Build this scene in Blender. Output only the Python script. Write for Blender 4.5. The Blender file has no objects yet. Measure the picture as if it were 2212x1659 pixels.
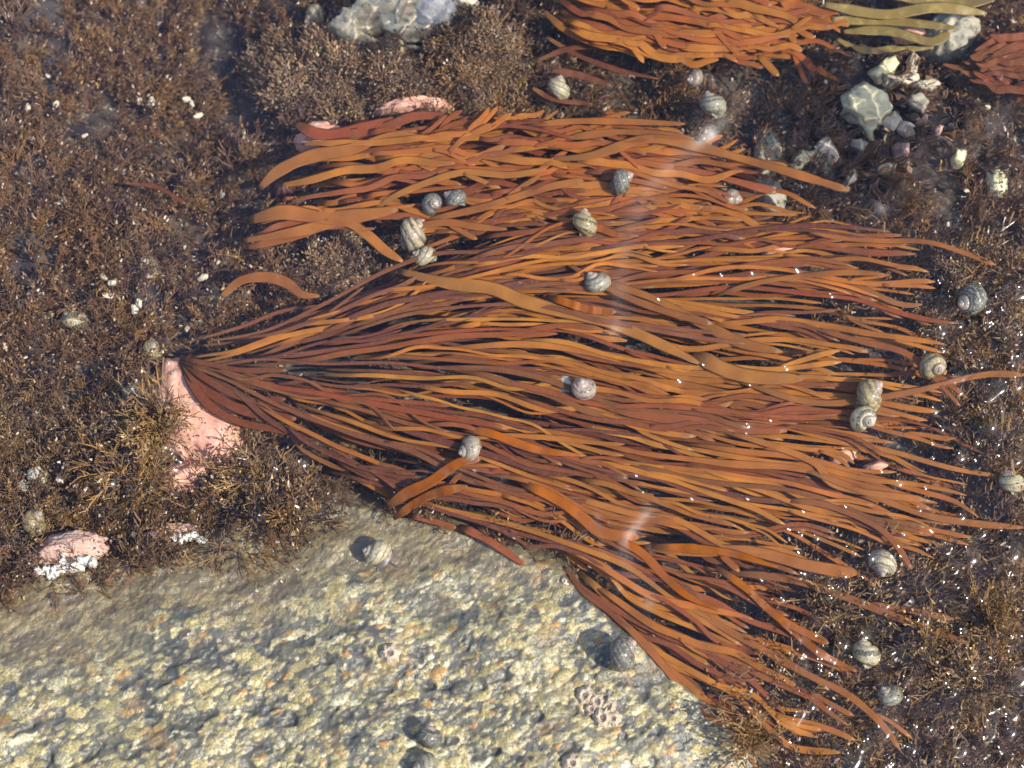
import bpy, bmesh, math
import numpy as np
from mathutils import Vector, Matrix

R = math.radians
sc = bpy.context.scene
COL = sc.collection
rng = np.random.default_rng(7)

# ------------------------------------------------------------------ camera
CD, TILT, HALFW = 0.80, R(15), 0.256
cam = bpy.data.objects.new('camera', bpy.data.cameras.new('camera'))
COL.objects.link(cam)
sc.camera = cam
cam.location = (0, -CD * math.sin(TILT), CD * math.cos(TILT))
cam.rotation_euler = (TILT, 0, 0)
cam.data.angle_x = 2 * math.atan(HALFW / CD)
cam.data.clip_start, cam.data.clip_end = 0.02, 200
cam.data.dof.use_dof = True
cam.data.dof.focus_distance = 0.79
cam.data.dof.aperture_fstop = 7.0

# ------------------------------------------------------------------ sky, sun, exposure
SUN_EL, SUN_AZ = R(46), R(-22)          # azimuth counted from +x
w = bpy.data.worlds.new('World')
sc.world = w
w.use_nodes = True
nt = w.node_tree
bg = nt.nodes['Background']
sky = nt.nodes.new('ShaderNodeTexSky')
sky.sky_type = 'NISHITA'
sky.sun_disc = False
sky.sun_elevation = SUN_EL
sky.sun_rotation = R(90) - SUN_AZ
sky.dust_density = 1.5
# thin high cloud added over the whole sky, tinted blue for the water's veil
tcw = nt.nodes.new('ShaderNodeTexCoord')
cn = nt.nodes.new('ShaderNodeTexNoise')
cn.inputs['Scale'].default_value = 2.6
cn.inputs['Detail'].default_value = 5
nt.links.new(tcw.outputs['Generated'], cn.inputs['Vector'])
cr = nt.nodes.new('ShaderNodeValToRGB')
cr.color_ramp.elements[0].position, cr.color_ramp.elements[1].position = 0.44, 0.78
cr.color_ramp.elements[1].color = (0.7, 0.7, 0.7, 1)
nt.links.new(cn.outputs[0], cr.inputs[0])
cm = nt.nodes.new('ShaderNodeMix')
cm.data_type = 'RGBA'
nt.links.new(cr.outputs[0], cm.inputs[0])
nt.links.new(sky.outputs[0], cm.inputs[6])
cm.inputs[7].default_value = (4.3, 4.7, 9.5, 1)
nt.links.new(cm.outputs[2], bg.inputs[0])
bg.inputs[1].default_value = 0.125
sun = bpy.data.objects.new('sun', bpy.data.lights.new('sun', 'SUN'))
COL.objects.link(sun)
sun.data.energy = 3.5
sun.data.angle = R(0.55)
sun.data.color = (1.0, 0.945, 0.86)
sd = Vector((math.cos(SUN_EL) * math.cos(SUN_AZ), math.cos(SUN_EL) * math.sin(SUN_AZ), math.sin(SUN_EL)))
sun.rotation_euler = sd.to_track_quat('Z', 'Y').to_euler()
vs = sc.view_settings
vs.view_transform = 'Standard'
vs.look = 'None'
vs.exposure = 0.95
vs.gamma = 1
sc.cycles.use_denoising = True
sc.cycles.transparent_max_bounces = 16
sc.cycles.max_bounces = 5
sc.cycles.diffuse_bounces = 2
sc.cycles.glossy_bounces = 2
sc.cycles.transmission_bounces = 4
sc.cycles.use_adaptive_sampling = True
sc.cycles.adaptive_threshold = 0.03

# ------------------------------------------------------------------ helpers
CAMP = np.array(cam.location)
CX = np.array((1.0, 0, 0))
CY = np.array((0, math.cos(TILT), math.sin(TILT)))
CZ = np.array((0, -math.sin(TILT), math.cos(TILT)))


def P(px, py, z=0.0):
    """photo position (2212 x 1659 frame) -> world point(s) at height z"""
    px, py, z = np.broadcast_arrays(np.asarray(px, float), np.asarray(py, float), np.asarray(z, float))
    u = (px / 2212 - 0.5) * 2 * HALFW / CD
    v = (0.5 - py / 1659) * 2 * HALFW / CD * 0.75
    d = u[..., None] * CX + v[..., None] * CY - CZ
    t = (z - CAMP[2]) / d[..., 2]
    return CAMP + d * t[..., None]


def Q(x, y, z=0.0):
    """world -> photo position"""
    p = np.stack(np.broadcast_arrays(np.asarray(x, float), np.asarray(y, float), np.asarray(z, float)), -1) - CAMP
    dz = -(p @ CZ)
    return ((p @ CX) / dz * CD / HALFW / 2 + 0.5) * 2212, (0.5 - (p @ CY) / dz * CD / HALFW / 2 / 0.75) * 1659


PX = 2 * HALFW / 2212      # metres per frame pixel at the water


def hash2(ix, iy, seed):
    h = (ix.astype(np.int64) * 374761393 + iy.astype(np.int64) * 668265263 + seed * 144665) & 0xFFFFFFFF
    h = ((h ^ (h >> 13)) * 1274126177) & 0xFFFFFFFF
    return ((h ^ (h >> 16)) & 0xFFFF) / 65535.0


def noise2(x, y, seed=0):
    x, y = np.broadcast_arrays(np.asarray(x, float), np.asarray(y, float))
    ix, iy = np.floor(x), np.floor(y)
    fx, fy = x - ix, y - iy
    fx, fy = fx * fx * (3 - 2 * fx), fy * fy * (3 - 2 * fy)
    a, b = hash2(ix, iy, seed), hash2(ix + 1, iy, seed)
    c, d = hash2(ix, iy + 1, seed), hash2(ix + 1, iy + 1, seed)
    return (a * (1 - fx) + b * fx) * (1 - fy) + (c * (1 - fx) + d * fx) * fy


def fbm(x, y, seed=0, oct=4):
    s, a, t = 0, 1, 0
    for o in range(oct):
        s = s + a * (noise2(x, y, seed + o * 17) - 0.5)
        t += a
        x, y, a = x * 2.03, y * 2.03, a * 0.5
    return s / t * 2


def tag(o, label=None, cat=None, group=None, kind=None):
    if label: o['label'] = label
    if cat: o['category'] = cat
    if group: o['group'] = group
    if kind: o['kind'] = kind
    return o


def mesh_obj(name, verts, faces, mat=None, parent=None, smooth=True):
    me = bpy.data.meshes.new(name)
    me.from_pydata(np.asarray(verts, float).tolist(), [], faces if isinstance(faces, list) else faces.tolist())
    if smooth:
        me.polygons.foreach_set('use_smooth', np.ones(len(me.polygons), bool))
    if mat: me.materials.append(mat)
    o = bpy.data.objects.new(name, me)
    COL.objects.link(o)
    if parent: o.parent = parent
    return o


def empty(name, loc=(0, 0, 0)):
    o = bpy.data.objects.new(name, None)
    o.empty_display_size = 0.01
    o.location = loc
    COL.objects.link(o)
    return o


def inst(name, me, loc, rot, scale, parent=None):
    o = bpy.data.objects.new(name, me)
    COL.objects.link(o)
    o.location = loc
    o.rotation_euler = rot
    o.scale = (scale,) * 3 if np.isscalar(scale) else scale
    if parent: o.parent = parent
    return o


def grid_faces(ny, nx):
    i = np.arange(ny * nx).reshape(ny, nx)
    return np.stack([i[:-1, :-1], i[:-1, 1:], i[1:, 1:], i[1:, :-1]], -1).reshape(-1, 4)


def axis(lo, hi, step, far):
    mid = np.arange(lo, hi + step / 2, step)
    ext = []
    d = step
    e = 0.0
    while e < far:
        d *= 1.5
        e += d
        ext.append(e)
    ext = np.array(ext)
    return np.concatenate([(lo - ext)[::-1], mid, mid[-1] + ext])


def idw(px, py, pts, power=2.6):
    num = 0
    den = 0
    for (x, y, z) in pts:
        wgt = 1.0 / ((px - x) ** 2 + (py - y) ** 2 + 900.0) ** (power / 2)
        num = num + wgt * z
        den = den + wgt
    return num / den


def poly_sd(px, py, poly):
    """signed distance to polygon, positive inside (frame pixels)"""
    poly = np.array(poly, float)
    best = np.full(px.shape, 1e18)
    inside = np.zeros(px.shape, bool)
    n = len(poly)
    for i in range(n):
        a, b = poly[i], poly[(i + 1) % n]
        e = b - a
        t = np.clip(((px - a[0]) * e[0] + (py - a[1]) * e[1]) / (e @ e), 0, 1)
        best = np.minimum(best, (px - a[0] - t * e[0]) ** 2 + (py - a[1] - t * e[1]) ** 2)
        c = (a[1] > py) != (b[1] > py)
        with np.errstate(divide='ignore', invalid='ignore'):
            xi = a[0] + (py - a[1]) / (b[1] - a[1] if b[1] != a[1] else 1e-9) * e[0]
        inside ^= c & (px < xi)
    d = np.sqrt(best)
    return np.where(inside, d, -d)


# ------------------------------------------------------------------ materials
class NT:
    def __init__(self, name):
        self.m = bpy.data.materials.new(name)
        self.m.use_nodes = True
        self.t = self.m.node_tree
        self.b = self.t.nodes['Principled BSDF']
        self.out = self.t.nodes['Material Output']

    def n(self, typ, **kw):
        nd = self.t.nodes.new('ShaderNode' + typ)
        for k, v in kw.items():
            if isinstance(k, str) and hasattr(nd, k) and k not in ('inputs',):
                setattr(nd, k, v)
        return nd

    def l(self, a, b):
        self.t.links.new(a, b)

    def noise(self, scale, detail=4, vec=None, rough=0.55):
        nd = self.n('TexNoise')
        nd.inputs['Scale'].default_value = scale
        nd.inputs['Detail'].default_value = detail
        nd.inputs['Roughness'].default_value = rough
        if vec is not None: self.l(vec, nd.inputs['Vector'])
        return nd

    def ramp(self, fac, stops):
        r = self.n('ValToRGB')
        el = r.color_ramp.elements
        while len(el) < len(stops): el.new(0.5)
        for e, (p, c) in zip(el, stops):
            e.position = p
            e.color = (*c, 1) if len(c) == 3 else c
        if fac is not None: self.l(fac, r.inputs[0])
        return r.outputs[0]

    def mix(self, fac, a, b, mode='MIX'):
        m = self.n('Mix', data_type='RGBA', blend_type=mode)
        for s, v in ((m.inputs[0], fac), (m.inputs[6], a), (m.inputs[7], b)):
            if hasattr(v, 'is_output'): self.l(v, s)
            elif isinstance(v, tuple): s.default_value = (*v, 1)
            else: s.default_value = v
        return m.outputs[2]

    def math(self, op, a, b=None):
        m = self.n('Math', operation=op)
        for s, v in ((m.inputs[0], a), (m.inputs[1], b)):
            if v is None: continue
            if hasattr(v, 'is_output'): self.l(v, s)
            else: s.default_value = v
        return m.outputs[0]

    def bump(self, h, strength, dist):
        b = self.n('Bump')
        b.inputs['Strength'].default_value = strength
        b.inputs['Distance'].default_value = dist
        self.l(h, b.inputs['Height'])
        self.l(b.outputs[0], self.b.inputs['Normal'])

    def set(self, **kw):
        for k, v in kw.items():
            s = self.b.inputs[k.replace('_', ' ')]
            if hasattr(v, 'is_output'): self.l(v, s)
            else: s.default_value = (*v, 1) if isinstance(v, tuple) else v

    def attr(self, name, out='Fac'):
        a = self.n('Attribute', attribute_name=name)
        return a.outputs[out]

    def obj(self):
        return self.n('TexCoord').outputs['Object']

    def pos(self):
        return self.n('NewGeometry').outputs['Position']


def m_granite():
    k = NT('granite')
    c = k.attr('grain', 'Color')
    p = k.pos()
    n1 = k.noise(900, 3, p)
    n2 = k.noise(60, 5, p)
    n3 = k.noise(28, 5, p)
    col = k.mix(k.ramp(n1.outputs[0], [(0.35, (0, 0, 0)), (0.66, (1, 1, 1))]), c, (0.09, 0.085, 0.06))
    fine = k.mix(0.7, c, col)
    rust = k.mix(k.ramp(n2.outputs[0], [(0.57, (0, 0, 0)), (0.74, (0.6,) * 3)]), fine, (0.34, 0.19, 0.06))
    olive = k.mix(k.ramp(n3.outputs[0], [(0.45, (0, 0, 0)), (0.75, (0.45,) * 3)]), rust, (0.24, 0.215, 0.11))
    # brown film of diatoms on the part that stays under water, with a ragged edge of its own
    deep = k.attr('film')
    film = k.mix(deep, olive, k.mix(0.6, olive, (0.17, 0.125, 0.065)))
    k.set(Base_Color=film, Roughness=k.ramp(n2.outputs[0], [(0.3, (0.14,) * 3), (0.7, (0.42,) * 3)]), Specular_IOR_Level=0.5)
    k.bump(n1.outputs[0], 0.8, 0.0007)
    return k.m


def m_seabed():
    k = NT('seabed_rock')
    p = k.pos()
    n1, n2 = k.noise(40, 6, p), k.noise(220, 5, p)
    c = k.ramp(n1.outputs[0], [(0.3, (0.014, 0.011, 0.015)), (0.5, (0.034, 0.025, 0.022)), (0.64, (0.08, 0.06, 0.04)), (0.75, (0.055, 0.045, 0.035))])
    c = k.mix(k.ramp(n2.outputs[0], [(0.6, (0, 0, 0)), (0.75, (1, 1, 1))]), c, (0.26, 0.22, 0.15))
    k.set(Base_Color=c, Roughness=0.55, Specular_IOR_Level=0.25)
    k.bump(n2.outputs[0], 0.6, 0.002)
    return k.m


def m_frond():
    k = NT('ribbon_weed')
    oi = k.n('ObjectInfo')
    v = k.obj()
    along = k.attr('along')
    n1 = k.noise(55, 4, v)
    n2 = k.noise(420, 3, v)
    c = k.mix(k.ramp(n1.outputs[0], [(0.35, (0, 0, 0)), (0.7, (0.6,) * 3)]), oi.outputs['Color'], (0.14, 0.05, 0.02))
    c = k.mix(k.ramp(n2.outputs[0], [(0.45, (0, 0, 0)), (0.8, (0.35,) * 3)]), c, (0.34, 0.15, 0.05))
    tip = k.ramp(along, [(0.0, (0.55,) * 3), (0.25, (0, 0, 0)), (0.93, (0, 0, 0)), (1.0, (0.5,) * 3)])
    c = k.mix(tip, c, (0.28, 0.15, 0.06))
    k.set(Base_Color=c, Roughness=0.36, Specular_IOR_Level=0.16)
    k.bump(n2.outputs[0], 0.3, 0.0004)
    tr = k.n('BsdfTranslucent')
    k.l(k.mix(1.0, c, (1.25, 0.75, 0.35), 'MULTIPLY'), tr.inputs[0])
    mx = k.n('MixShader')
    mx.inputs[0].default_value = 0.42
    k.l(k.b.outputs[0], mx.inputs[1])
    k.l(tr.outputs[0], mx.inputs[2])
    k.l(mx.outputs[0], k.out.inputs[0])
    return k.m


def m_turf(name, c0, c1, c2, rough=0.3):
    k = NT(name)
    oi = k.n('ObjectInfo')
    t = k.attr('tip')
    base = k.ramp(oi.outputs['Random'], [(0.0, c0), (0.55, c1), (1.0, c2)])
    c = k.mix(k.math('MULTIPLY', t, 0.6), base, k.mix(0.5, base, (0.36, 0.24, 0.12)))
    big = k.noise(22, 3, k.pos())
    c = k.mix(k.ramp(big.outputs[0], [(0.45, (0, 0, 0)), (0.66, (0.5,) * 3)]), c, (0.34, 0.165, 0.035))
    n = k.noise(60, 3, k.pos())
    c = k.mix(k.ramp(n.outputs[0], [(0.45, (0, 0, 0)), (0.7, (0.75,) * 3)]), c, (0.085, 0.055, 0.06))
    c = k.mix(k.ramp(k.math('MULTIPLY', t, 0.5), [(0.6, (0, 0, 0)), (0.8, (1, 1, 1))]), c, k.mix(oi.outputs['Random'], (0.62, 0.56, 0.46), (0.55, 0.32, 0.09)))
    k.set(Base_Color=c, Roughness=rough, Specular_IOR_Level=0.5)
    tr = k.n('BsdfTranslucent')
    k.l(c, tr.inputs[0])
    mx = k.n('MixShader')
    mx.inputs[0].default_value = 0.25
    k.l(k.b.outputs[0], mx.inputs[1])
    k.l(tr.outputs[0], mx.inputs[2])
    k.l(mx.outputs[0], k.out.inputs[0])
    return k.m


def m_stone(name, ca, cb, scale=60, cc=None, rough=0.5, bump=0.0015):
    k = NT(name)
    v = k.obj()
    n1, n2 = k.noise(scale, 5, v), k.noise(scale * 5, 4, v)
    c = k.ramp(n1.outputs[0], [(0.35, ca), (0.65, cb)])
    if cc: c = k.mix(k.ramp(n2.outputs[0], [(0.52, (0, 0, 0)), (0.68, (0.9,) * 3)]), c, cc)
    k.set(Base_Color=c, Roughness=rough, Specular_IOR_Level=0.4)
    k.bump(n2.outputs[0], 0.6, bump)
    return k.m


def m_shell(name, ca, cb, apex=(0.42, 0.28, 0.25), bands=7.0, duty=0.5, mud=(0.10, 0.10, 0.07), mudamt=0.4):
    ca, cb, apex, mud = ((0.84 * q[0], 0.79 * q[1], 0.66 * q[2]) for q in (ca, cb, apex, mud))
    k = NT(name)
    band = k.attr('band')
    grow = k.attr('grow')
    vm = k.n('VectorMath', operation='ADD')
    k.l(k.obj(), vm.inputs[0])
    k.l(k.n('ObjectInfo').outputs['Location'], vm.inputs[1])
    vs_ = k.n('VectorMath', operation='SCALE')
    vs_.inputs['Scale'].default_value = 1.0
    k.l(k.n('ObjectInfo').outputs['Location'], vs_.inputs[0])
    sc3 = k.n('VectorMath', operation='MULTIPLY')
    k.l(vs_.outputs[0], sc3.inputs[0])
    sc3.inputs[1].default_value = (173.0, 211.0, 97.0)
    k.l(sc3.outputs[0], vm.inputs[1])
    v = vm.outputs[0]
    n1, n2, n3 = k.noise(3.5, 5, v), k.noise(16, 4, v), k.noise(5.5, 3, v)
    oi = k.n('ObjectInfo')
    ph = k.math('ADD', k.math('MULTIPLY', band, bands * 6.2832), k.math('ADD', k.math('MULTIPLY', n1.outputs[0], 3.2), k.math('MULTIPLY', oi.outputs['Random'], 6.28)))
    s = k.math('SINE', ph)
    c = k.mix(k.ramp(s, [(max(0.0, duty - 0.12), (0, 0, 0)), (min(1.0, duty + 0.12), (1, 1, 1))]), ca, cb)
    gl = k.math('SINE', k.math('ADD', k.math('MULTIPLY', grow, 42.0), k.math('MULTIPLY', n3.outputs[0], 9.0)))
    c = k.mix(k.ramp(gl, [(0.7, (0, 0, 0)), (1.0, (0.3,) * 3)]), c, mud)
    c = k.mix(k.ramp(n1.outputs[0], [(0.42, (0, 0, 0)), (0.58, (mudamt,) * 3)]), c, mud)
    c = k.mix(k.ramp(n2.outputs[0], [(0.54, (0, 0, 0)), (0.64, (0.7,) * 3)]), c, (0.38, 0.34, 0.24))
    n4 = k.noise(9, 6, v, 0.7)
    c = k.mix(k.ramp(n4.outputs[0], [(0.36, (0.85,) * 3), (0.46, (0, 0, 0))]), c, (0.05, 0.045, 0.035))
    c = k.mix(k.ramp(grow, [(0.22, (0.85,) * 3), (0.52, (0, 0, 0))]), c, k.mix(n4.outputs[0], apex, (0.36, 0.31, 0.25)))
    k.set(Base_Color=c, Roughness=k.ramp(n2.outputs[0], [(0.3, (0.26,) * 3), (0.7, (0.6,) * 3)]), Specular_IOR_Level=0.45)
    k.set(Coat_Weight=0.4, Coat_Roughness=0.12)
    k.bump(n4.outputs[0], 0.6, 0.0012)
    return k.m


def m_water():
    k = NT('pool_water')
    k.t.nodes.remove(k.b)
    # mirror share of a water film, the same from above and below (Schlick)
    fr = k.n('LayerWeight')
    fr.inputs['Blend'].default_value = 0.5
    refl = k.math('ADD', k.math('MULTIPLY', k.math('POWER', fr.outputs['Facing'], 5.0), 0.97), 0.034)
    tr = k.n('BsdfTransparent')
    tr.inputs[0].default_value = (0.985, 0.99, 0.985, 1)
    gl = k.n('BsdfGlossy')
    k.l(k.math('ADD', k.math('MULTIPLY', k.attr('ruffle'), 0.33), 0.13), gl.inputs['Roughness'])
    n = k.noise(38, 3, k.pos())
    b = k.n('Bump')
    b.inputs['Strength'].default_value = 0.3
    b.inputs['Distance'].default_value = 0.0016
    k.l(n.outputs[0], b.inputs['Height'])
    k.l(b.outputs[0], gl.inputs['Normal'])
    k.l(b.outputs[0], fr.inputs['Normal'])
    mx = k.n('MixShader')
    k.l(refl, mx.inputs[0])
    k.l(tr.outputs[0], mx.inputs[1])
    k.l(gl.outputs[0], mx.inputs[2])
    k.l(mx.outputs[0], k.out.inputs[0])
    return k.m


def m_ripple():
    k = NT('rippled_water')
    k.t.nodes.remove(k.b)
    gl = k.n('BsdfGlass')
    gl.inputs['IOR'].default_value = 1.333
    gl.inputs['Roughness'].default_value = 0.0
    k.l(gl.outputs[0], k.out.inputs[0])
    return k.m


def m_plain(name, col, rough=0.5, spec=0.4):
    k = NT(name)
    n = k.noise(300, 3, k.obj())
    k.set(Base_Color=k.mix(n.outputs[0], tuple(c * 0.6 for c in col), tuple(min(1, c * 1.3) for c in col)), Roughness=rough, Specular_IOR_Level=spec)
    return k.m


M = dict(
    granite=m_granite(), bed=m_seabed(), frond=m_frond(), water=m_water(),
    turf=m_turf('brown_turf', (0.155, 0.072, 0.04), (0.23, 0.125, 0.07), (0.31, 0.16, 0.045)),
    tuft=m_turf('tan_tuft', (0.30, 0.17, 0.085), (0.40, 0.25, 0.13), (0.28, 0.19, 0.14)),
    strand=m_turf('dark_strand', (0.25, 0.14, 0.05), (0.36, 0.215, 0.09), (0.45, 0.29, 0.12), 0.22),
    pink=m_stone('pink_coralline', (0.66, 0.35, 0.235), (0.50, 0.23, 0.16), 60, (0.58, 0.40, 0.31)),
    mauve=m_stone('mauve_crust', (0.50, 0.30, 0.22), (0.56, 0.38, 0.29), 110, (0.34, 0.2, 0.17), 0.6, 0.003),
    white=m_stone('white_crust', (0.68, 0.65, 0.56), (0.5, 0.46, 0.37), 140, (0.7, 0.68, 0.62)),
    pale=m_stone('pale_stone', (0.78, 0.64, 0.38), (0.50, 0.42, 0.26), 60, (0.16, 0.155, 0.13)),
    green=m_stone('pale_green_stone', (0.55, 0.53, 0.30), (0.70, 0.62, 0.36), 30, None, 0.4),
    cream=m_stone('cream_chip', (0.60, 0.52, 0.37), (0.42, 0.34, 0.22), 120, (0.66, 0.6, 0.48)),
    grey=m_stone('grey_pebble', (0.18, 0.18, 0.17), (0.32, 0.3, 0.26), 90, (0.45, 0.42, 0.36)),
    freckle=m_stone('speckled_grey', (0.36, 0.32, 0.22), (0.24, 0.22, 0.16), 80, (0.09, 0.085, 0.075)),
    olive=m_stone('olive_blade', (0.19, 0.125, 0.022), (0.125, 0.085, 0.02), 35, (0.25, 0.18, 0.045), 0.45, 0.0005),
    barnacle=m_stone('barnacle_plate', (0.48, 0.39, 0.27), (0.35, 0.27, 0.18), 220, (0.54, 0.48, 0.37)),
    dark=m_plain('lid_and_mouth_shade', (0.03, 0.022, 0.025), 0.4),  # operculum colour, also the painted shade in the empty shell's mouth
    speck=m_plain('pale_speck', (0.5, 0.47, 0.42), 0.6),
    lid=m_plain('barnacle_lid', (0.16, 0.12, 0.1), 0.5),
    foot=m_plain('snail_foot', (0.09, 0.075, 0.07), 0.4),
    holdfast=m_plain('holdfast', (0.06, 0.02, 0.014), 0.5),
)

# ------------------------------------------------------------------ seabed
BED = [(0, 0, -34), (0, 500, -30), (0, 900, -24), (0, 1180, -22), (300, 950, -21), (300, 600, -29), (450, 60, -62), (480, 200, -60), (450, 130, -62), (600, 300, -42), (700, 80, -38),
       (1000, 150, -34), (1000, 600, -44), (1300, 900, -46), (1300, 300, -44), (1500, 180, -36), (1600, 1000, -42), (1900, 300, -40), (2200, 300, -36),
       (2150, 700, -24), (1950, 800, -34), (2200, 1000, -24), (2000, 1250, -25), (1800, 1450, -26), (2150, 1500, -24), (1500, 1300, -40), (1800, 1640, -24), (900, 1000, -40), (-400, 800, -26), (2700, 800, -26), (1100, -300, -36)]


def bed_z(x, y):
    px, py = Q(x, y, -0.03)
    z = idw(px, py, BED) * 1e-3
    return z + 0.006 * fbm(x * 28, y * 28, 3, 4) + 0.0022 * fbm(x * 150, y * 150, 9, 3)


ax, ay = axis(-0.36, 0.36, 0.0026, 30), axis(-0.32, 0.34, 0.0026, 30)
gx, gy = np.meshgrid(ax, ay)
bed = mesh_obj('seabed', np.stack([gx, gy, bed_z(gx, gy)], -1).reshape(-1, 3), grid_faces(*gx.shape), M['bed'])
tag(bed, 'dark mottled rock bed of the tide pool', kind='structure')

# ------------------------------------------------------------------ granite boulder
OUT = [(-700, 1330), (-300, 1290), (0, 1250), (250, 1215), (430, 1165), (580, 1100), (700, 1075), (850, 1105), (1000, 1150), (1180, 1220), (1290, 1320), (1420, 1440),
       (1540, 1545), (1650, 1659), (1780, 1830), (1700, 2250), (1100, 2500), (200, 2500), (-600, 2350), (-900, 1800)]
TOP = [(-700, 1330, -15), (0, 1250, -13), (250, 1215, -13), (430, 1165, -14), (600, 1100, -15), (720, 1080, -14), (850, 1110, -11), (1000, 1160, -8), (1180, 1230, -3.0),
       (1290, 1330, -1.5), (1420, 1450, -1.2), (1540, 1550, -1.5), (1640, 1659, -2), (0, 1470, -1), (0, 1380, -6), (400, 1360, -1), (400, 1260, -7), (740, 1285, -0.8), (740, 1190, -6),
       (1000, 1250, -0.5), (1100, 1215, -4), (0, 1650, 7), (400, 1500, 6), (400, 1650, 10), (800, 1400, 7), (800, 1650, 14), (1100, 1400, 8), (1200, 1640, 14), (1330, 1480, 5),
       (1450, 1600, 6), (1560, 1640, 2.5), (600, 2000, 18), (1300, 2000, 12), (0, 2000, 12), (1500, 2200, 6), (-600, 1900, 4)]


def rock_base(x, y):
    px, py = Q(x, y, 0.0)
    s = poly_sd(px, py, OUT)
    z = idw(px, py, TOP, 3.2) * 1e-3
    o = np.maximum(-s, 0) * PX
    z = z - 1.1 * o - 30 * np.minimum(o, 0.02) ** 2
    return z + 0.0022 * fbm(x * 34 + y * 12, y * 60 - x * 22, 21, 3)


st = 0.00058
ax, ay = np.arange(-0.46, 0.17, st), None
bx = axis(-0.285, 0.145, st, 0.28)
by = axis(-0.225, -0.045, st, 0.25)
gx, gy = np.meshgrid(bx, by)
rz = rock_base(gx, gy)
# feldspar and quartz grains: overlapping low domes, stretched along the foliation
gh = np.zeros_like(gx)
gid = np.full(gx.shape, -1)
ng = 24000
sx, sy = rng.uniform(-0.33, 0.19, ng), rng.uniform(-0.27, 0.0, ng)
sr = np.exp(rng.normal(math.log(0.00125), 0.42, ng)).clip(0.0006, 0.0046)
sh = rng.uniform(0.35, 1.0, ng)
fa = R(24)
for i in range(ng):
    i0, i1 = np.searchsorted(bx, (sx[i] - 1.7 * sr[i], sx[i] + 1.7 * sr[i]))
    j0, j1 = np.searchsorted(by, (sy[i] - 1.7 * sr[i], sy[i] + 1.7 * sr[i]))
    if i1 <= i0 or j1 <= j0: continue
    dx, dy = gx[j0:j1, i0:i1] - sx[i], gy[j0:j1, i0:i1] - sy[i]
    a = (dx * math.cos(fa) + dy * math.sin(fa)) / 1.35
    b = (-dx * math.sin(fa) + dy * math.cos(fa)) / 0.8
    q = 1 - (a * a + b * b) / sr[i] ** 2
    h = np.sqrt(np.maximum(q, 0)) * sr[i] * 0.45 * sh[i]
    sub = gh[j0:j1, i0:i1]
    up = h > sub
    sub[up] = h[up]
    gid[j0:j1, i0:i1][up] = i
rel = np.clip((rz + 0.006) / 0.010, 0.35, 1.0) * (0.75 + 0.5 * noise2(gx * 40, gy * 40, 4))
pit = np.maximum(fbm(gx * 110 + gy * 45, gy * 170 - gx * 60, 55, 3) - 0.12, 0)
rz2 = rz + gh * rel + 0.0005 * fbm(gx * 500, gy * 500, 31, 2) - 0.0034 * pit * rel
rock = mesh_obj('granite_boulder', np.stack([gx, gy, rz2], -1).reshape(-1, 3), grid_faces(*gx.shape), M['granite'])
tag(rock, 'large pale speckled granite boulder rising out of the pool', 'boulder')
pal = np.array([(0.40, 0.345, 0.19), (0.45, 0.41, 0.29), (0.32, 0.275, 0.145), (0.24, 0.23, 0.18), (0.11, 0.11, 0.10), (0.05, 0.052, 0.055), (0.36, 0.20, 0.07), (0.55, 0.52, 0.42)])
pk = rng.choice(len(pal), ng, p=[0.25, 0.17, 0.18, 0.13, 0.10, 0.07, 0.05, 0.05])
gc = pal[pk] * rng.uniform(0.75, 1.15, (ng, 1)) * (1.24, 1.16, 0.86)
colr = np.where((gid >= 0)[..., None], gc[gid], np.array((0.13, 0.125, 0.10)))
dk = np.clip(pit * 5, 0, 1)[..., None]
colr = colr * (1 - dk) + np.array((0.075, 0.075, 0.065)) * dk
ca = rock.data.color_attributes.new('grain', 'FLOAT_COLOR', 'POINT')
ca.data.foreach_set('color', np.concatenate([colr, np.ones(colr.shape[:2] + (1,))], -1).astype(np.float32).ravel())
fl = rock.data.attributes.new('film', 'FLOAT', 'POINT')
fl.data.foreach_set('value', np.clip((-rz - 0.001 + 0.002 * fbm(gx * 60, gy * 60, 77, 3)) / 0.004, 0, 1).astype(np.float32).ravel())


def rock_z(x, y):
    return rock_base(np.asarray(x, float), np.asarray(y, float)) + 0.0006


def floor_z(x, y):
    return np.maximum(bed_z(x, y), rock_z(x, y))


# ------------------------------------------------------------------ ribbon weed
def resample(pts, n):
    p = np.array(pts, float)
    # Catmull-Rom then even spacing
    q = np.vstack([2 * p[0] - p[1], p, 2 * p[-1] - p[-2]])
    out = []
    for i in range(1, len(q) - 2):
        t = np.linspace(0, 1, 14, endpoint=False)[:, None]
        a, b, c, d = q[i - 1], q[i], q[i + 1], q[i + 2]
        out.append(0.5 * (2 * b + (c - a) * t + (2 * a - 5 * b + 4 * c - d) * t ** 2 + (3 * b - a - 3 * c + d) * t ** 3))
    c = np.vstack(out + [p[-1:]])
    L = np.concatenate([[0], np.cumsum(np.linalg.norm(np.diff(c, axis=0), axis=1))])
    s = np.linspace(0, L[-1], n)
    return np.stack([np.interp(s, L, c[:, k]) for k in range(c.shape[1])], -1)


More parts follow.
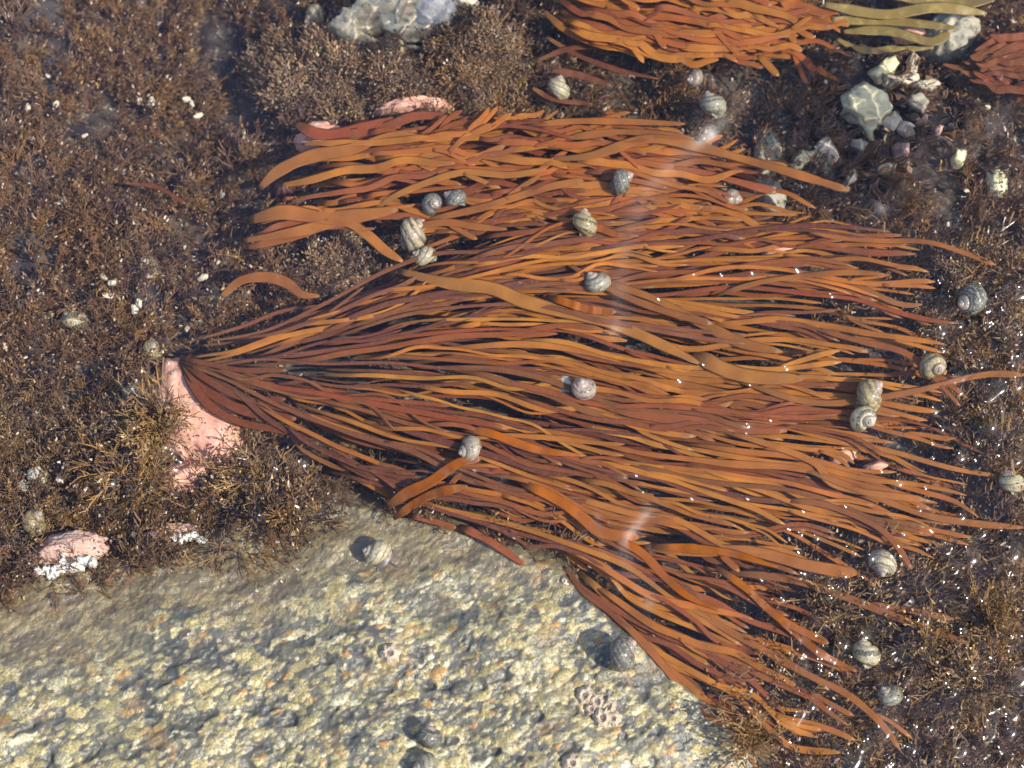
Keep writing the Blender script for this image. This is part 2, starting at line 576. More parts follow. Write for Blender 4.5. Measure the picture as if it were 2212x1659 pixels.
def ribbon(p3, width, roll, thick=0.0002, base=0.0, ragged=0.16, seed=0, tipl=1.1):
    """verts, faces, along for a ribbon with a lens section along p3 (n,3)"""
    n = len(p3)
    T = np.gradient(p3, axis=0)
    T /= np.linalg.norm(T, axis=1)[:, None] + 1e-12
    S = np.cross(T, (0, 0, 1.0))
    S /= np.linalg.norm(S, axis=1)[:, None] + 1e-9
    U = np.cross(S, T)
    c, s_ = np.cos(roll)[:, None], np.sin(roll)[:, None]
    S, U = S * c + U * s_, U * c - S * s_
    L = np.concatenate([[0], np.cumsum(np.linalg.norm(np.diff(p3, axis=0), axis=1))])
    f = L / L[-1]
    wd = width * (1 + ragged * fbm(L * 90 + seed * 3.7, np.full(n, seed * 1.3), 5, 3)) * (1 + 0.32 * fbm(L * 28 + seed * 1.9, np.full(n, seed * 0.9), 6, 2))
    wd = wd * np.interp(f, [0, 0.22], [base, 1]) if base < 1 else wd
    e = np.clip((L[-1] - L) / (width * tipl), 0, 1)
    wd = wd * np.sqrt(np.maximum(1 - (1 - e) ** 2, 0.05))
    hw = wd[:, None] / 2
    th = thick / 2
    dish = 0.05 * hw
    ring = np.stack([p3 - S * hw + U * dish, p3 - S * hw * 0.72 + U * th, p3 + S * hw * 0.72 + U * th, p3 + S * hw + U * dish, p3 + S * hw * 0.72 - U * th, p3 - S * hw * 0.72 - U * th], 1)
    v = ring.reshape(-1, 3)
    i = np.arange(n - 1)[:, None] * 6
    k = np.arange(6)[None]
    k2 = (k + 1) % 6
    fc = np.stack([i + k, i + k2, i + 6 + k2, i + 6 + k], -1).reshape(-1, 4).tolist()
    fc.append([5, 4, 3, 2, 1, 0])
    b = (n - 1) * 6
    fc.append([b + q for q in range(6)])
    return v, fc, np.repeat(f, 6)


PALF = [(0.55, 0.21, 0.026), (0.46, 0.16, 0.024), (0.50, 0.19, 0.03), (0.29, 0.09, 0.026), (0.22, 0.062, 0.024), (0.54, 0.23, 0.036), (0.32, 0.08, 0.026)]
FP = [0.24, 0.22, 0.16, 0.14, 0.08, 0.10, 0.06]


def make_frond(path, z0, wpx, color, parent, seed, deep_start=0.012, cap=-0.0012, fork=0, flat=0.35, zend=None, roughz=0.0016):
    n = max(14, int(len(path)))
    f = np.linspace(0, 1, n)
    zz = z0 + roughz * fbm(f * 5 + seed * 2.1, np.full(n, seed * 0.7), 11, 3)
    zz = zz - deep_start * np.clip(1 - f / 0.16, 0, 1) ** 1.5
    if zend is not None: zz = zz + (zend - z0) * np.clip((f - 0.75) / 0.25, 0, 1)
    zz = np.minimum(zz, 0.0010 if zend is not None else cap)
    p3 = P(path[:, 0], path[:, 1], zz)
    roll = flat * 1.5 * fbm(f * 4 + seed * 5.3, np.full(n, seed * 3.1), 13, 2)
    v, fc, al = ribbon(p3, wpx * PX, roll, base=0.45, seed=seed, tipl=rng.choice((1.1, 3.5, 8.0)))
    V, F, A = [v], list(fc), [al]
    off = len(v)
    for q in range(fork):
        i0 = int(n * rng.uniform(0.4, 0.86))
        m = min(n - i0, int(n * rng.uniform(0.12, 0.4)))
        if m < 6: continue
        sgn = rng.choice((-1, 1))
        seg = p3[i0:i0 + m].copy()
        T = seg[-1] - seg[0]
        N = np.cross(T / np.linalg.norm(T), (0, 0, 1.0))
        g = np.linspace(0, 1, m)[:, None]
        seg = seg + sgn * N * (wpx * PX) * (0.15 + g ** 0.8 * rng.uniform(1.0, 2.3)) + np.array((0, 0, rng.uniform(-.0015, .0004))) * g
        seg[:, 2] = np.minimum(seg[:, 2], -0.001)
        v, fc, al = ribbon(seg, wpx * PX * rng.uniform(0.6, 0.9), roll[i0:i0 + m] * 0.6, base=0.8, seed=seed + 31 + q)
        V.append(v)
        F += [[a + off for a in face] for face in fc]
        A.append(0.4 + 0.6 * al)
        off += len(v)
    o = mesh_obj('frond', np.vstack(V), F, M['frond'], parent)
    at = o.data.attributes.new('along', 'FLOAT', 'POINT')
    at.data.foreach_set('value', np.concatenate(A).astype(np.float32))
    j = rng.uniform(0.85, 1.15)
    o.color = (color[0] * j, color[1] * j * rng.uniform(0.92, 1.08), color[2] * j, 1)
    return o


def family(parent, guides, count, wr, zr, smin=0.0, smax=0.62, lr=(0.28, 0.62), amp=14, seed0=0, pal=PALF, fp=FP, forkp=0.75, vdist=None, veil_pal=None):
    G = np.stack([resample(g, 64) for g in guides])        # guides, 64, 2
    ngd = len(G)
    for q in range(count):
        v = rng.uniform(0, 1) if vdist is None else vdist(q)
        u = v * (ngd - 1)
        a = min(int(u), ngd - 2)
        line = G[a] * (1 - (u - a)) + G[a + 1] * (u - a)
        s0 = rng.uniform(smin, smax)
        ln = rng.uniform(*lr)
        s1 = min(1.0, s0 + ln) * rng.uniform(0.93, 1.0)
        if s1 - s0 < 0.15: s0 = s1 - 0.2
        n = int(20 + 44 * (s1 - s0))
        ss = np.linspace(max(0, s0), s1, n) * 63
        path = np.stack([np.interp(ss, np.arange(64), line[:, k]) for k in range(2)], -1)
        sd_ = seed0 + q
        ff = np.linspace(0, 1, n)
        T = np.gradient(path, axis=0)
        T /= np.linalg.norm(T, axis=1)[:, None]
        N = np.stack([-T[:, 1], T[:, 0]], -1)
        lat = amp * (fbm(ff * 3.0 + sd_ * 1.7, np.full(n, sd_ * 0.37), 41, 2) * 1.6) * (0.7 + ff)
        lat += amp * 0.9 * rng.normal() * ff ** 2 + 9 * rng.normal()
        path = path + N * lat[:, None]
        k = rng.choice(len(pal), p=fp)
        if veil_pal is not None and rng.uniform() < np.interp(path[:, 0].mean(), [600, 1350], [0.9, 0.1]): cc = veil_pal[rng.integers(len(veil_pal))]  # purple-brown towards the root: the water's veil put into the frond colour
        else: cc = pal[k]
        z = rng.uniform(0, 1) ** 1.7
        z = zr[0] + (zr[1] - zr[0]) * z
        make_frond(path, z, wr[0] + (wr[1] - wr[0]) * rng.beta(1.6, 2.2), cc, parent, sd_, fork=int(rng.uniform() < forkp) + int(rng.uniform() < 0.45), deep_start=0.014 if s0 > 0.06 else 0.006)


# the large fan
MAIN = [
    [(385, 762), (540, 728), (700, 672), (860, 600), (1000, 545), (1180, 490), (1420, 450), (1620, 438), (1800, 450)],
    [(385, 765), (520, 738), (680, 688), (840, 628), (1000, 585), (1200, 540), (1450, 497), (1700, 472), (1860, 468)],
    [(388, 768), (540, 742), (700, 700), (870, 640), (1030, 605), (1250, 575), (1500, 548), (1800, 535), (2090, 565)],
    [(390, 772), (550, 750), (720, 715), (900, 665), (1080, 635), (1300, 625), (1550, 620), (1820, 640), (2080, 720)],
    [(392, 776), (560, 760), (740, 735), (950, 695), (1120, 680), (1300, 700), (1500, 735), (1750, 760), (2080, 800)],
    [(394, 780), (570, 775), (760, 765), (980, 755), (1160, 775), (1350, 820), (1550, 850), (1780, 850), (2110, 875)],
    [(396, 784), (570, 795), (760, 805), (980, 815), (1150, 845), (1350, 900), (1600, 930), (1850, 960), (2190, 1060)],
    [(398, 788), (570, 815), (760, 845), (960, 880), (1150, 920), (1350, 970), (1600, 1010), (1850, 1060), (2140, 1135)],
    [(400, 792), (560, 845), (740, 895), (940, 945), (1140, 995), (1350, 1045), (1580, 1090), (1780, 1130), (2030, 1230)],
    [(402, 798), (560, 870), (720, 940), (900, 1010), (1090, 1065), (1290, 1120), (1500, 1180), (1680, 1230), (1840, 1290)],
    [(404, 804), (545, 900), (675, 1005), (835, 1080), (1010, 1140), (1190, 1195), (1370, 1285), (1550, 1370), (1750, 1480)],
]
fan = empty('seaweed_plant', P(400, 785, -0.02))
tag(fan, 'broad fan of orange-brown ribbon seaweed streaming from the big pink stone', 'seaweed')
fan_inv = Matrix.Translation(-fan.location)
nroot = len(bpy.data.objects)
family(fan, MAIN, 266, (6, 16.5), (-0.0018, -0.020), 0.0, 0.66, (0.26, 0.6), 19, 100, veil_pal=[(0.22, 0.08, 0.04), (0.18, 0.062, 0.038), (0.26, 0.1, 0.034), (0.15, 0.05, 0.034)])
LOW = [
    [(1180, 1150), (1300, 1210), (1450, 1270), (1620, 1330), (1760, 1390), (1900, 1470)],
    [(1180, 1170), (1290, 1240), (1430, 1320), (1600, 1400), (1760, 1470), (1930, 1560)],
    [(1200, 1200), (1290, 1290), (1400, 1385), (1560, 1470), (1740, 1560), (1945, 1625)],
    [(1220, 1230), (1300, 1320), (1400, 1420), (1500, 1510), (1590, 1590), (1660, 1670)],
]
family(fan, LOW, 22, (8, 18), (-0.0014, -0.009), 0.0, 0.35, (0.5, 0.8), 20, 600, forkp=0.6)

HAND = [  # signature fronds of the fan: path, width, colour, depth
    ([(860, 585), (960, 610), (1060, 622), (1130, 650), (1240, 680), (1330, 702), (1430, 745), (1510, 785)], 30, (0.42, 0.175, 0.035), -0.0016),
    ([(1490, 760), (1570, 800), (1640, 815), (1735, 818)], 34, (0.42, 0.17, 0.036), -0.0014),
    ([(1270, 600), (1400, 640), (1500, 690), (1600, 740), (1690, 760)], 22, (0.37, 0.135, 0.03), -0.0018),
    ([(1210, 560), (1330, 630), (1430, 670), (1540, 700)], 15, (0.33, 0.11, 0.03), -0.0013),
    ([(1540, 640), (1640, 610), (1740, 595), (1830, 588), (1910, 592)], 14, (0.42, 0.165, 0.033), -0.0013),
    ([(1690, 480), (1800, 510), (1900, 520), (2000, 522), (2080, 545), (2150, 572)], 13, (0.35, 0.125, 0.03), -0.0013),
    ([(1730, 700), (1850, 735), (1950, 760), (2030, 815), (2090, 860)], 14, (0.33, 0.115, 0.03), -0.0013),
    ([(990, 1135), (1060, 1170), (1135, 1222)], 20, (0.33, 0.10, 0.035), -0.0016),
    ([(880, 1110), (950, 1130), (985, 1140)], 15, (0.30, 0.09, 0.03), -0.002),
    ([(1420, 1260), (1520, 1330), (1640, 1400), (1750, 1460), (1830, 1500), (1900, 1560), (1945, 1620)], 16, (0.38, 0.13, 0.03), -0.0013),
    ([(1290, 1290), (1400, 1400), (1500, 1520), (1590, 1600), (1640, 1665)], 16, (0.38, 0.13, 0.03), -0.0013),
    ([(1380, 1180), (1500, 1190), (1620, 1190), (1740, 1220), (1850, 1240)], 24, (0.38, 0.13, 0.03), -0.0014),
    ([(1560, 1235), (1700, 1250), (1800, 1280), (1930, 1330), (2090, 1390)], 17, (0.30, 0.12, 0.03), -0.0013),
    ([(1680, 1080), (1780, 1090), (1880, 1130), (1930, 1170), (1970, 1230)], 13, (0.33, 0.12, 0.03), -0.0013),
    ([(1700, 1000), (1860, 1060), (1990, 1110), (2100, 1130), (2215, 1140)], 14, (0.38, 0.14, 0.03), -0.0013),
    ([(1540, 925), (1660, 960), (1760, 1000), (1790, 1040), (1850, 1060), (2000, 1080)], 15, (0.40, 0.15, 0.03), -0.0013),
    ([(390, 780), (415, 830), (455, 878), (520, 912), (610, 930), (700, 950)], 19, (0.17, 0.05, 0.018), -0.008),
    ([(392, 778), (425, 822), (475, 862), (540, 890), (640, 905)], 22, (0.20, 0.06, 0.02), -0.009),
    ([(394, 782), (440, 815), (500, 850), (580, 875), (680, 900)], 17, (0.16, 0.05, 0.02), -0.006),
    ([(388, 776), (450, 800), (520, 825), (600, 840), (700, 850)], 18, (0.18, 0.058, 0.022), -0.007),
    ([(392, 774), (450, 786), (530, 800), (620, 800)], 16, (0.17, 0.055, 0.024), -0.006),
    ([(1570, 815), (1760, 870), (1950, 850), (2120, 810), (2215, 810)], 13, (0.33, 0.12, 0.03), -0.0012),
    ([(1280, 870), (1400, 895), (1560, 920), (1700, 930)], 30, (0.30, 0.085, 0.03), -0.003),
]
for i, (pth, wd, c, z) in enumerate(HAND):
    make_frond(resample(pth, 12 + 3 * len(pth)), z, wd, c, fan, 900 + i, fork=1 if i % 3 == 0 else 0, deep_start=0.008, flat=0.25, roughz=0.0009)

for i, (pth, wd) in enumerate([([(835, 1095), (880, 1065), (930, 1040), (990, 1000), (1040, 990)], 24), ([(850, 1120), (900, 1085), (940, 1065), (1010, 1050)], 20),
                              ([(1000, 925), (1055, 935), (1110, 955), (1165, 972), (1260, 985)], 18), ([(1120, 1040), (1195, 1075), (1250, 1112), (1300, 1150), (1380, 1160)], 20),
                              ([(1300, 1150), (1380, 1190), (1440, 1250), (1490, 1290), (1560, 1320)], 20), ([(1540, 1220), (1610, 1270), (1690, 1340), (1790, 1390)], 20), ([(1640, 1300), (1700, 1350), (1770, 1410), (1850, 1450)], 22),
                              ([(1400, 1180), (1500, 1185), (1580, 1195), (1680, 1225)], 19), ([(1240, 490), (1290, 492), (1330, 506), (1380, 510)], 16), ([(1180, 640), (1230, 655), (1270, 668), (1330, 674)], 18)]):
    make_frond(resample(pth, 30), -0.0002, wd, (0.24, 0.07, 0.009) if i < 2 else (0.40, 0.115, 0.013), fan, 1200 + i, deep_start=0.007, cap=0.0011, flat=0.35, fork=i % 2, roughz=0.003)

# the clump beyond it
UP = [
    [(650, 300), (760, 290), (900, 285), (1050, 262), (1250, 258), (1400, 258), (1490, 268)],
    [(610, 345), (760, 320), (930, 305), (1100, 290), (1250, 290), (1400, 300), (1560, 318), (1600, 330)],
    [(580, 390), (720, 350), (900, 340), (1080, 335), (1250, 335), (1450, 350), (1620, 360), (1740, 385)],
    [(590, 430), (750, 395), (920, 380), (1100, 370), (1280, 375), (1450, 390), (1600, 405), (1640, 415)],
    [(560, 470), (700, 445), (860, 435), (1020, 425), (1180, 415), (1350, 415), (1480, 425), (1540, 435)],
    [(545, 520), (700, 490), (880, 485), (1050, 470), (1200, 455), (1400, 450), (1560, 460), (1760, 470)],
]
clump = empty('seaweed_plant', P(610, 400, -0.03))
tag(clump, 'rusty tangle of ribbon seaweed with short stubby tips around two dark striped snails', 'seaweed')
PAL2 = [(0.52, 0.19, 0.03), (0.42, 0.125, 0.028), (0.23, 0.058, 0.022), (0.33, 0.095, 0.034)]
family(clump, UP, 112, (9, 23), (-0.002, -0.022), 0.0, 0.68, (0.2, 0.5), 16, 1500, PAL2, [0.35, 0.3, 0.2, 0.15], 0.6)
family(clump, [[(840, 520), (1000, 478), (1200, 445), (1450, 438), (1640, 448)], [(850, 540), (1010, 495), (1220, 462), (1480, 452), (1700, 458)], [(870, 575), (1030, 520), (1220, 485), (1480, 468), (1780, 466)]], 34, (8, 17), (-0.004, -0.018), 0.0, 0.45, (0.35, 0.6), 12, 1700, PAL2 + [(0.2, 0.07, 0.028)], [0.25, 0.25, 0.15, 0.1, 0.25], 0.6)
HAND2 = [
    ([(560, 408), (600, 370), (670, 338), (760, 322), (830, 296), (900, 282)], 28, (0.38, 0.14, 0.034), -0.003),
    ([(540, 475), (610, 458), (700, 470), (780, 465), (860, 452)], 36, (0.38, 0.135, 0.03), -0.003),
    ([(525, 520), (640, 500), (740, 480), (790, 505), (830, 540), (870, 565)], 26, (0.40, 0.15, 0.03), -0.003),
    ([(530, 535), (620, 515), (700, 490), (780, 480)], 24, (0.36, 0.12, 0.03), -0.004),
    ([(800, 460), (850, 425), (920, 395), (1000, 372), (1100, 378), (1180, 365)], 17, (0.42, 0.175, 0.035), -0.0018),
    ([(900, 480), (1010, 455), (1100, 430), (1180, 405), (1260, 390)], 17, (0.42, 0.165, 0.035), -0.0018),
    ([(870, 495), (960, 480), (1030, 490), (1095, 495)], 18, (0.38, 0.14, 0.03), -0.0018),
    ([(960, 340), (1000, 300), (1030, 285), (1062, 268)], 16, (0.40, 0.15, 0.034), -0.0018),
    ([(1180, 345), (1280, 335), (1400, 300), (1520, 320), (1610, 345), (1700, 370), (1835, 412)], 22, (0.38, 0.14, 0.03), -0.0014),
    ([(1130, 272), (1230, 262), (1340, 262), (1480, 268)], 16, (0.40, 0.15, 0.03), -0.0014),
    ([(1210, 300), (1330, 285), (1430, 290), (1500, 300)], 18, (0.38, 0.13, 0.03), -0.0016),
    ([(635, 265), (690, 290), (770, 280), (850, 255)], 28, (0.28, 0.07, 0.026), -0.012),
    ([(720, 300), (820, 280), (900, 250), (1000, 255)], 40, (0.30, 0.085, 0.034), -0.012),
    ([(610, 430), (640, 425)], 20, (0.38, 0.12, 0.04), -0.004),
]
for i, (pth, wd, c, z) in enumerate(HAND2):
    make_frond(resample(pth, 12 + 3 * len(pth)), z, wd, c, clump, 1900 + i, fork=1 if i in (1, 4, 5, 6) else 0, deep_start=0.006, flat=0.3, roughz=0.0012)

TOPG = [
    [(1230, -60), (1400, -40), (1600, -10), (1760, 20), (1900, 40)],
    [(1160, -30), (1300, 5), (1480, 30), (1650, 60), (1830, 80)],
    [(1130, -20), (1250, 45), (1400, 80), (1560, 95), (1720, 110), (1860, 145)],
    [(1150, 10), (1240, 70), (1360, 105), (1480, 120), (1600, 130), (1720, 140)],
]
topc = empty('seaweed_plant', P(1120, -40, -0.03))
tag(topc, 'orange ribbon seaweed lying over dark turf beside the olive kelp blades', 'seaweed')
family(topc, TOPG, 62, (14, 24), (-0.0018, -0.016), 0.0, 0.55, (0.3, 0.6), 12, 2500, PAL2, [0.45, 0.35, 0.1, 0.1], 0.5)
for i, (pth, z) in enumerate([([(1180, 80), (1250, 120), (1330, 150), (1420, 170)], -0.014), ([(1190, 150), (1260, 165), (1320, 185)], -0.016), ([(1160, 130), (1230, 105), (1310, 100), (1400, 115)], -0.014),
                              ([(1150, 190), (1200, 215), (1280, 225)], -0.014)]):
    make_frond(resample(pth, 20), z, 15, (0.17, 0.055, 0.03), topc, 2700 + i, deep_start=0.0)
RG = [
    [(2330, 30), (2230, 70), (2130, 100), (2030, 125)],
    [(2330, 110), (2230, 125), (2120, 140), (2015, 150)],
    [(2330, 210), (2240, 195), (2150, 180), (2060, 160)],
]
rtc = empty('seaweed_plant', P(2340, 110, -0.025))
tag(rtc, 'dull reddish-brown ribbon seaweed next to the speckled stone and kelp', 'seaweed')
family(rtc, RG, 28, (13, 22), (-0.006, -0.02), 0.0, 0.3, (0.5, 0.7), 10, 2900, [(0.19, 0.055, 0.024), (0.24, 0.075, 0.024)], [0.6, 0.4], 0.4)
for pl in (fan, clump, topc, rtc):
    loc = pl.location.copy()
    # holdfast: knotted disc of short stubs
    V, F = [], []
    for q in range(9):
        a = q * 0.7
        base = np.array(loc)
        tip = base + np.array((math.cos(a) * 0.008, math.sin(a) * 0.008, -0.012))
        g = np.linspace(0, 1, 7)[:, None]
        v, f, _ = ribbon(base * (1 - g) + tip * g + np.array((0, 0, 0.003)) * np.sin(g * 3.1), 0.004, np.full(7, a), 0.003, 1.0, seed=q)
        F += [[x + len(V) * len(v) for x in fc] for fc in f]
        V.append(v)
    mesh_obj('holdfast', np.vstack(V), F, M['holdfast'], pl)
# parts were built in world space: take the plant's own place out of them
for pl in (fan, clump, topc, rtc):
    for ch in pl.children:
        ch.matrix_parent_inverse = Matrix.Translation(-pl.location)

# one torn blade resting on the turf
def single_blade(pth, wd, z, color, label, name='torn_blade', cat='seaweed', mat=None, ds=0.0, flat=0.3, seed=77, group=None):
    o = make_frond(resample(pth, 34), z, wd, color, None, seed, deep_start=ds, flat=flat)
    o.name = name
    if mat: o.data.materials[0] = mat
    return tag(o, label, cat, group)


single_blade([(480, 640), (520, 606), (575, 598), (620, 612), (650, 635), (690, 640)], 25, -0.008, (0.45, 0.17, 0.04), 'lone torn orange blade with a rounded end lying on brown turf', flat=0.2)
single_blade([(270, 395), (340, 405), (400, 440)], 13, -0.014, (0.17, 0.05, 0.025), 'short dull red blade sunk in the brown turf', seed=78)
for i, (pth, wd) in enumerate([([(1780, 10), (1900, 22), (2020, 28), (2140, 22)], 34), ([(1790, 32), (1900, 48), (1990, 55), (2060, 50)], 38), ([(1830, 62), (1920, 78), (2000, 80), (2050, 72)], 26),
                               ([(1860, -20), (1980, -6), (2100, -2), (2200, -14)], 40), ([(1800, 95), (1880, 105), (1950, 112), (2010, 108)], 22)]):
    single_blade([(x + 9 * math.sin(i * 2.1 + q * 1.7), y + 12 * math.sin(i * 1.3 + q * 2.3)) for q, (x, y) in enumerate(pth)], wd * (0.75 + 0.12 * i), -0.004 - 0.0022 * i, (0, 0, 0), 'broad olive-yellow kelp blade overhanging the speckled stone', 'kelp_blade', 'kelp', M['olive'], seed=300 + i, group='olive kelp blades by the speckled stone')

# ------------------------------------------------------------------ turf algae
def twig(p0, d, ln, r0, bend, nseg, V, F, TP, t0, t1):
    """three-sided tapering twig"""
    d = d / np.linalg.norm(d)
    p = p0.copy()
    ref = np.array((0.3, 0.2, 0.9)) if abs(d[2]) < 0.9 else np.array((1.0, 0, 0))
    base = len(V)
    for k in range(nseg + 1):
        f = k / nseg
        r = r0 * (1 - 0.55 * f)
        a = np.cross(d, ref)
        a /= np.linalg.norm(a)
        b = np.cross(d, a)
        for q in range(3):
            an = q * 2.0944
            V.append(p + r * (math.cos(an) * a + math.sin(an) * b))
            TP.append(t0 + (t1 - t0) * f)
        d = d + bend / nseg
        d /= np.linalg.norm(d)
        p = p + d * ln / nseg
    for k in range(nseg):
        for q in range(3):
            i = base + k * 3
            F.append([i + q, i + (q + 1) % 3, i + 3 + (q + 1) % 3, i + 3 + q])
    i = base + nseg * 3
    F.append([i, i + 1, i + 2])
    return p, d


def sprig(name, mat, stems, hl, nside, sl, rad, spread, sway, knob, g):
    V, F, TP = [], [], []
    for s in range(stems):
        a = g.uniform(0, 6.283)
        t = g.uniform(0.1, spread)
        d = np.array((math.cos(a) * math.sin(t), math.sin(a) * math.sin(t), math.cos(t)))
        L = g.uniform(*hl)
        bend = np.array((sway * g.uniform(0.3, 1.3), g.normal() * 0.25, g.uniform(-0.3, 0.3)))
        nseg = 4
        p0 = np.array((g.normal() * 0.001, g.normal() * 0.001, -0.002))
        twig(p0, d, L, rad, bend, nseg, V, F, TP, 0.0, 0.75)
        cl = np.array(V[-(nseg + 1) * 3:]).reshape(-1, 3, 3).mean(1)
        for k in range(nside):
            f = g.uniform(0.25, 1.0)
            x = np.array([np.interp(f, np.linspace(0, 1, nseg + 1), cl[:, c]) for c in range(3)])
            a2 = g.uniform(0, 6.283)
            ax_ = d + 1.1 * np.array((math.cos(a2), math.sin(a2), g.uniform(-0.3, 0.9)))
            pe, de = twig(x, ax_, g.uniform(*sl) * (1.15 - 0.5 * f), rad * 0.72, np.array((sway * 0.5, 0, 0.3)), 2, V, F, TP, 0.4, 1.0)
            if knob and g.uniform() < knob:
                kt = 2.0 if g.uniform() < 0.14 else 1.0  # a few knobs turn pale, sparkle on the turf painted as colour
                twig(pe - de * 0.0004, de, 0.0012, rad * 1.35, np.zeros(3), 1, V, F, TP, kt, kt)
    me = bpy.data.meshes.new(name)
    me.from_pydata([list(map(float, v)) for v in V], [], F)
    me.materials.append(mat)
    at = me.attributes.new('tip', 'FLOAT', 'POINT')
    at.data.foreach_set('value', np.array(TP, np.float32))
    return me


g = np.random.default_rng(21)
FINE = [sprig('turf_sprig', M['turf'], 6, (0.009, 0.017), 9, (0.003, 0.006), 0.00033, 1.05, 0.7, 0.3, g) for _ in range(6)]
POM = [sprig('tuft_sprig', M['tuft'], 7, (0.006, 0.011), 12, (0.002, 0.004), 0.00030, 1.2, 0.15, 0.75, g) for _ in range(4)]
LONG = [sprig('strand_sprig', M['strand'], 5, (0.014, 0.026), 8, (0.004, 0.009), 0.00043, 1.15, 0.9, 0.25, g) for _ in range(5)]


def scatter(name, label, meshes, pts, rots, scales):
    """one object of uncountable turf: sprigs instanced on its points"""
    me = bpy.data.meshes.new(name)
    me.from_pydata(np.asarray(pts).tolist(), [], [])
    for nm, typ, dat in (('rot', 'FLOAT_VECTOR', rots), ('siz', 'FLOAT', scales), ('idx', 'INT', rng.integers(0, len(meshes), len(pts)))):
        at = me.attributes.new(nm, typ, 'POINT')
        at.data.foreach_set('vector' if typ == 'FLOAT_VECTOR' else 'value', np.asarray(dat, np.int32 if typ == 'INT' else np.float32).ravel())
    o = bpy.data.objects.new(name, me)
    COL.objects.link(o)
    src = bpy.data.collections.new(name + '_sprigs')
    for m_ in meshes:
        src.objects.link(bpy.data.objects.new(m_.name, m_))
    ng_ = bpy.data.node_groups.new(name, 'GeometryNodeTree')
    ng_.interface.new_socket('Geometry', in_out='INPUT', socket_type='NodeSocketGeometry')
    ng_.interface.new_socket('Geometry', in_out='OUTPUT', socket_type='NodeSocketGeometry')
    N = lambda t: ng_.nodes.new(t)
    gi, go = N('NodeGroupInput'), N('NodeGroupOutput')
    ip, ci = N('GeometryNodeInstanceOnPoints'), N('GeometryNodeCollectionInfo')
    ci.inputs[0].default_value = src
    ci.inputs['Separate Children'].default_value = True
    ci.inputs['Reset Children'].default_value = True
    ip.inputs['Pick Instance'].default_value = True
    def named(nm, typ):
        a = N('GeometryNodeInputNamedAttribute')
        a.data_type = typ
        a.inputs[0].default_value = nm
        return a.outputs[0]
    L = ng_.links.new
    L(gi.outputs[0], ip.inputs['Points'])
    L(ci.outputs[0], ip.inputs['Instance'])
    L(named('idx', 'INT'), ip.inputs['Instance Index'])
    er = N('FunctionNodeEulerToRotation')
    L(named('rot', 'FLOAT_VECTOR'), er.inputs[0])
    L(er.outputs[0], ip.inputs['Rotation'])
    L(named('siz', 'FLOAT'), ip.inputs['Scale'])
    L(ip.outputs[0], go.inputs[0])
    md = o.modifiers.new('scatter', 'NODES')
    md.node_group = ng_
    return tag(o, label, kind='stuff')


HOLES = [(440, 70, 55, 90), (490, 210, 60, 70), (540, 60, 30, 50), (650, 330, 50, 60), (560, 420, 40, 60), (390, 760, 70, 30), (470, 640, 40, 20), (360, 330, 50, 25), (1900, 260, 90, 60), (2000, 400, 60, 50),
         (420, 890, 95, 150), (890, 60, 150, 75), (880, 235, 100, 28), (140, 1190, 110, 40), (380, 1150, 80, 25), (1990, 90, 100, 60), (1850, 250, 90, 60), (640, 580, 30, 30), (780, 540, 60, 40)]


def candidates(n, x0, x1, y0, y1):
    px, py = rng.uniform(x0, x1, n), rng.uniform(y0, y1, n)
    xy = P(px, py, -0.03)
    x, y = xy[:, 0], xy[:, 1]
    keep = rock_z(x, y) < -0.013 + 0.003 * rng.uniform(-1, 1, n)
    for (hx, hy, hw, hh) in HOLES:
        keep &= ((px - hx) / hw) ** 2 + ((py - hy) / hh) ** 2 > rng.uniform(0.7, 1.15, n)
    return px[keep], py[keep], x[keep], y[keep]


FANPOLY = [(420, 770), (850, 600), (1300, 520), (1800, 470), (1980, 560), (2000, 850), (2050, 1080), (1800, 1160), (1500, 1230), (1300, 1260), (1000, 1140), (700, 1040), (560, 920)]


def build_turf(name, label, meshes, n, box, dens, sc_r, lean):
    px, py, x, y = candidates(n, *box)
    d = dens(px, py)
    kp = rng.uniform(0, 1, len(px)) < d
    px, py, x, y = px[kp], py[kp], x[kp], y[kp]
    z = np.maximum(bed_z(x, y), rock_z(x, y))
    if meshes is POM: z = z + 0.016 * noise2(x * 75, y * 75, 3) ** 1.5
    m = len(px)
    rots = np.stack([rng.normal(0, 0.35, m), lean + rng.normal(0, 0.35, m), rng.uniform(-0.9, 0.9, m)], -1)
    # colonies of taller and shorter growth
    s = rng.uniform(*sc_r, m) * (0.6 + 0.9 * noise2(x * 60, y * 60, 8))
    return scatter(name, label, meshes, np.stack([x, y, z], -1), rots, s)


def d_left(px, py):
    infan = poly_sd(px, py, FANPOLY) > 25
    lumpy = np.clip(2.6 * noise2(px / 48, py / 48, 12) - 0.35, 0.2, 1)
    return np.where(infan, 0.12, 1.0) * lumpy


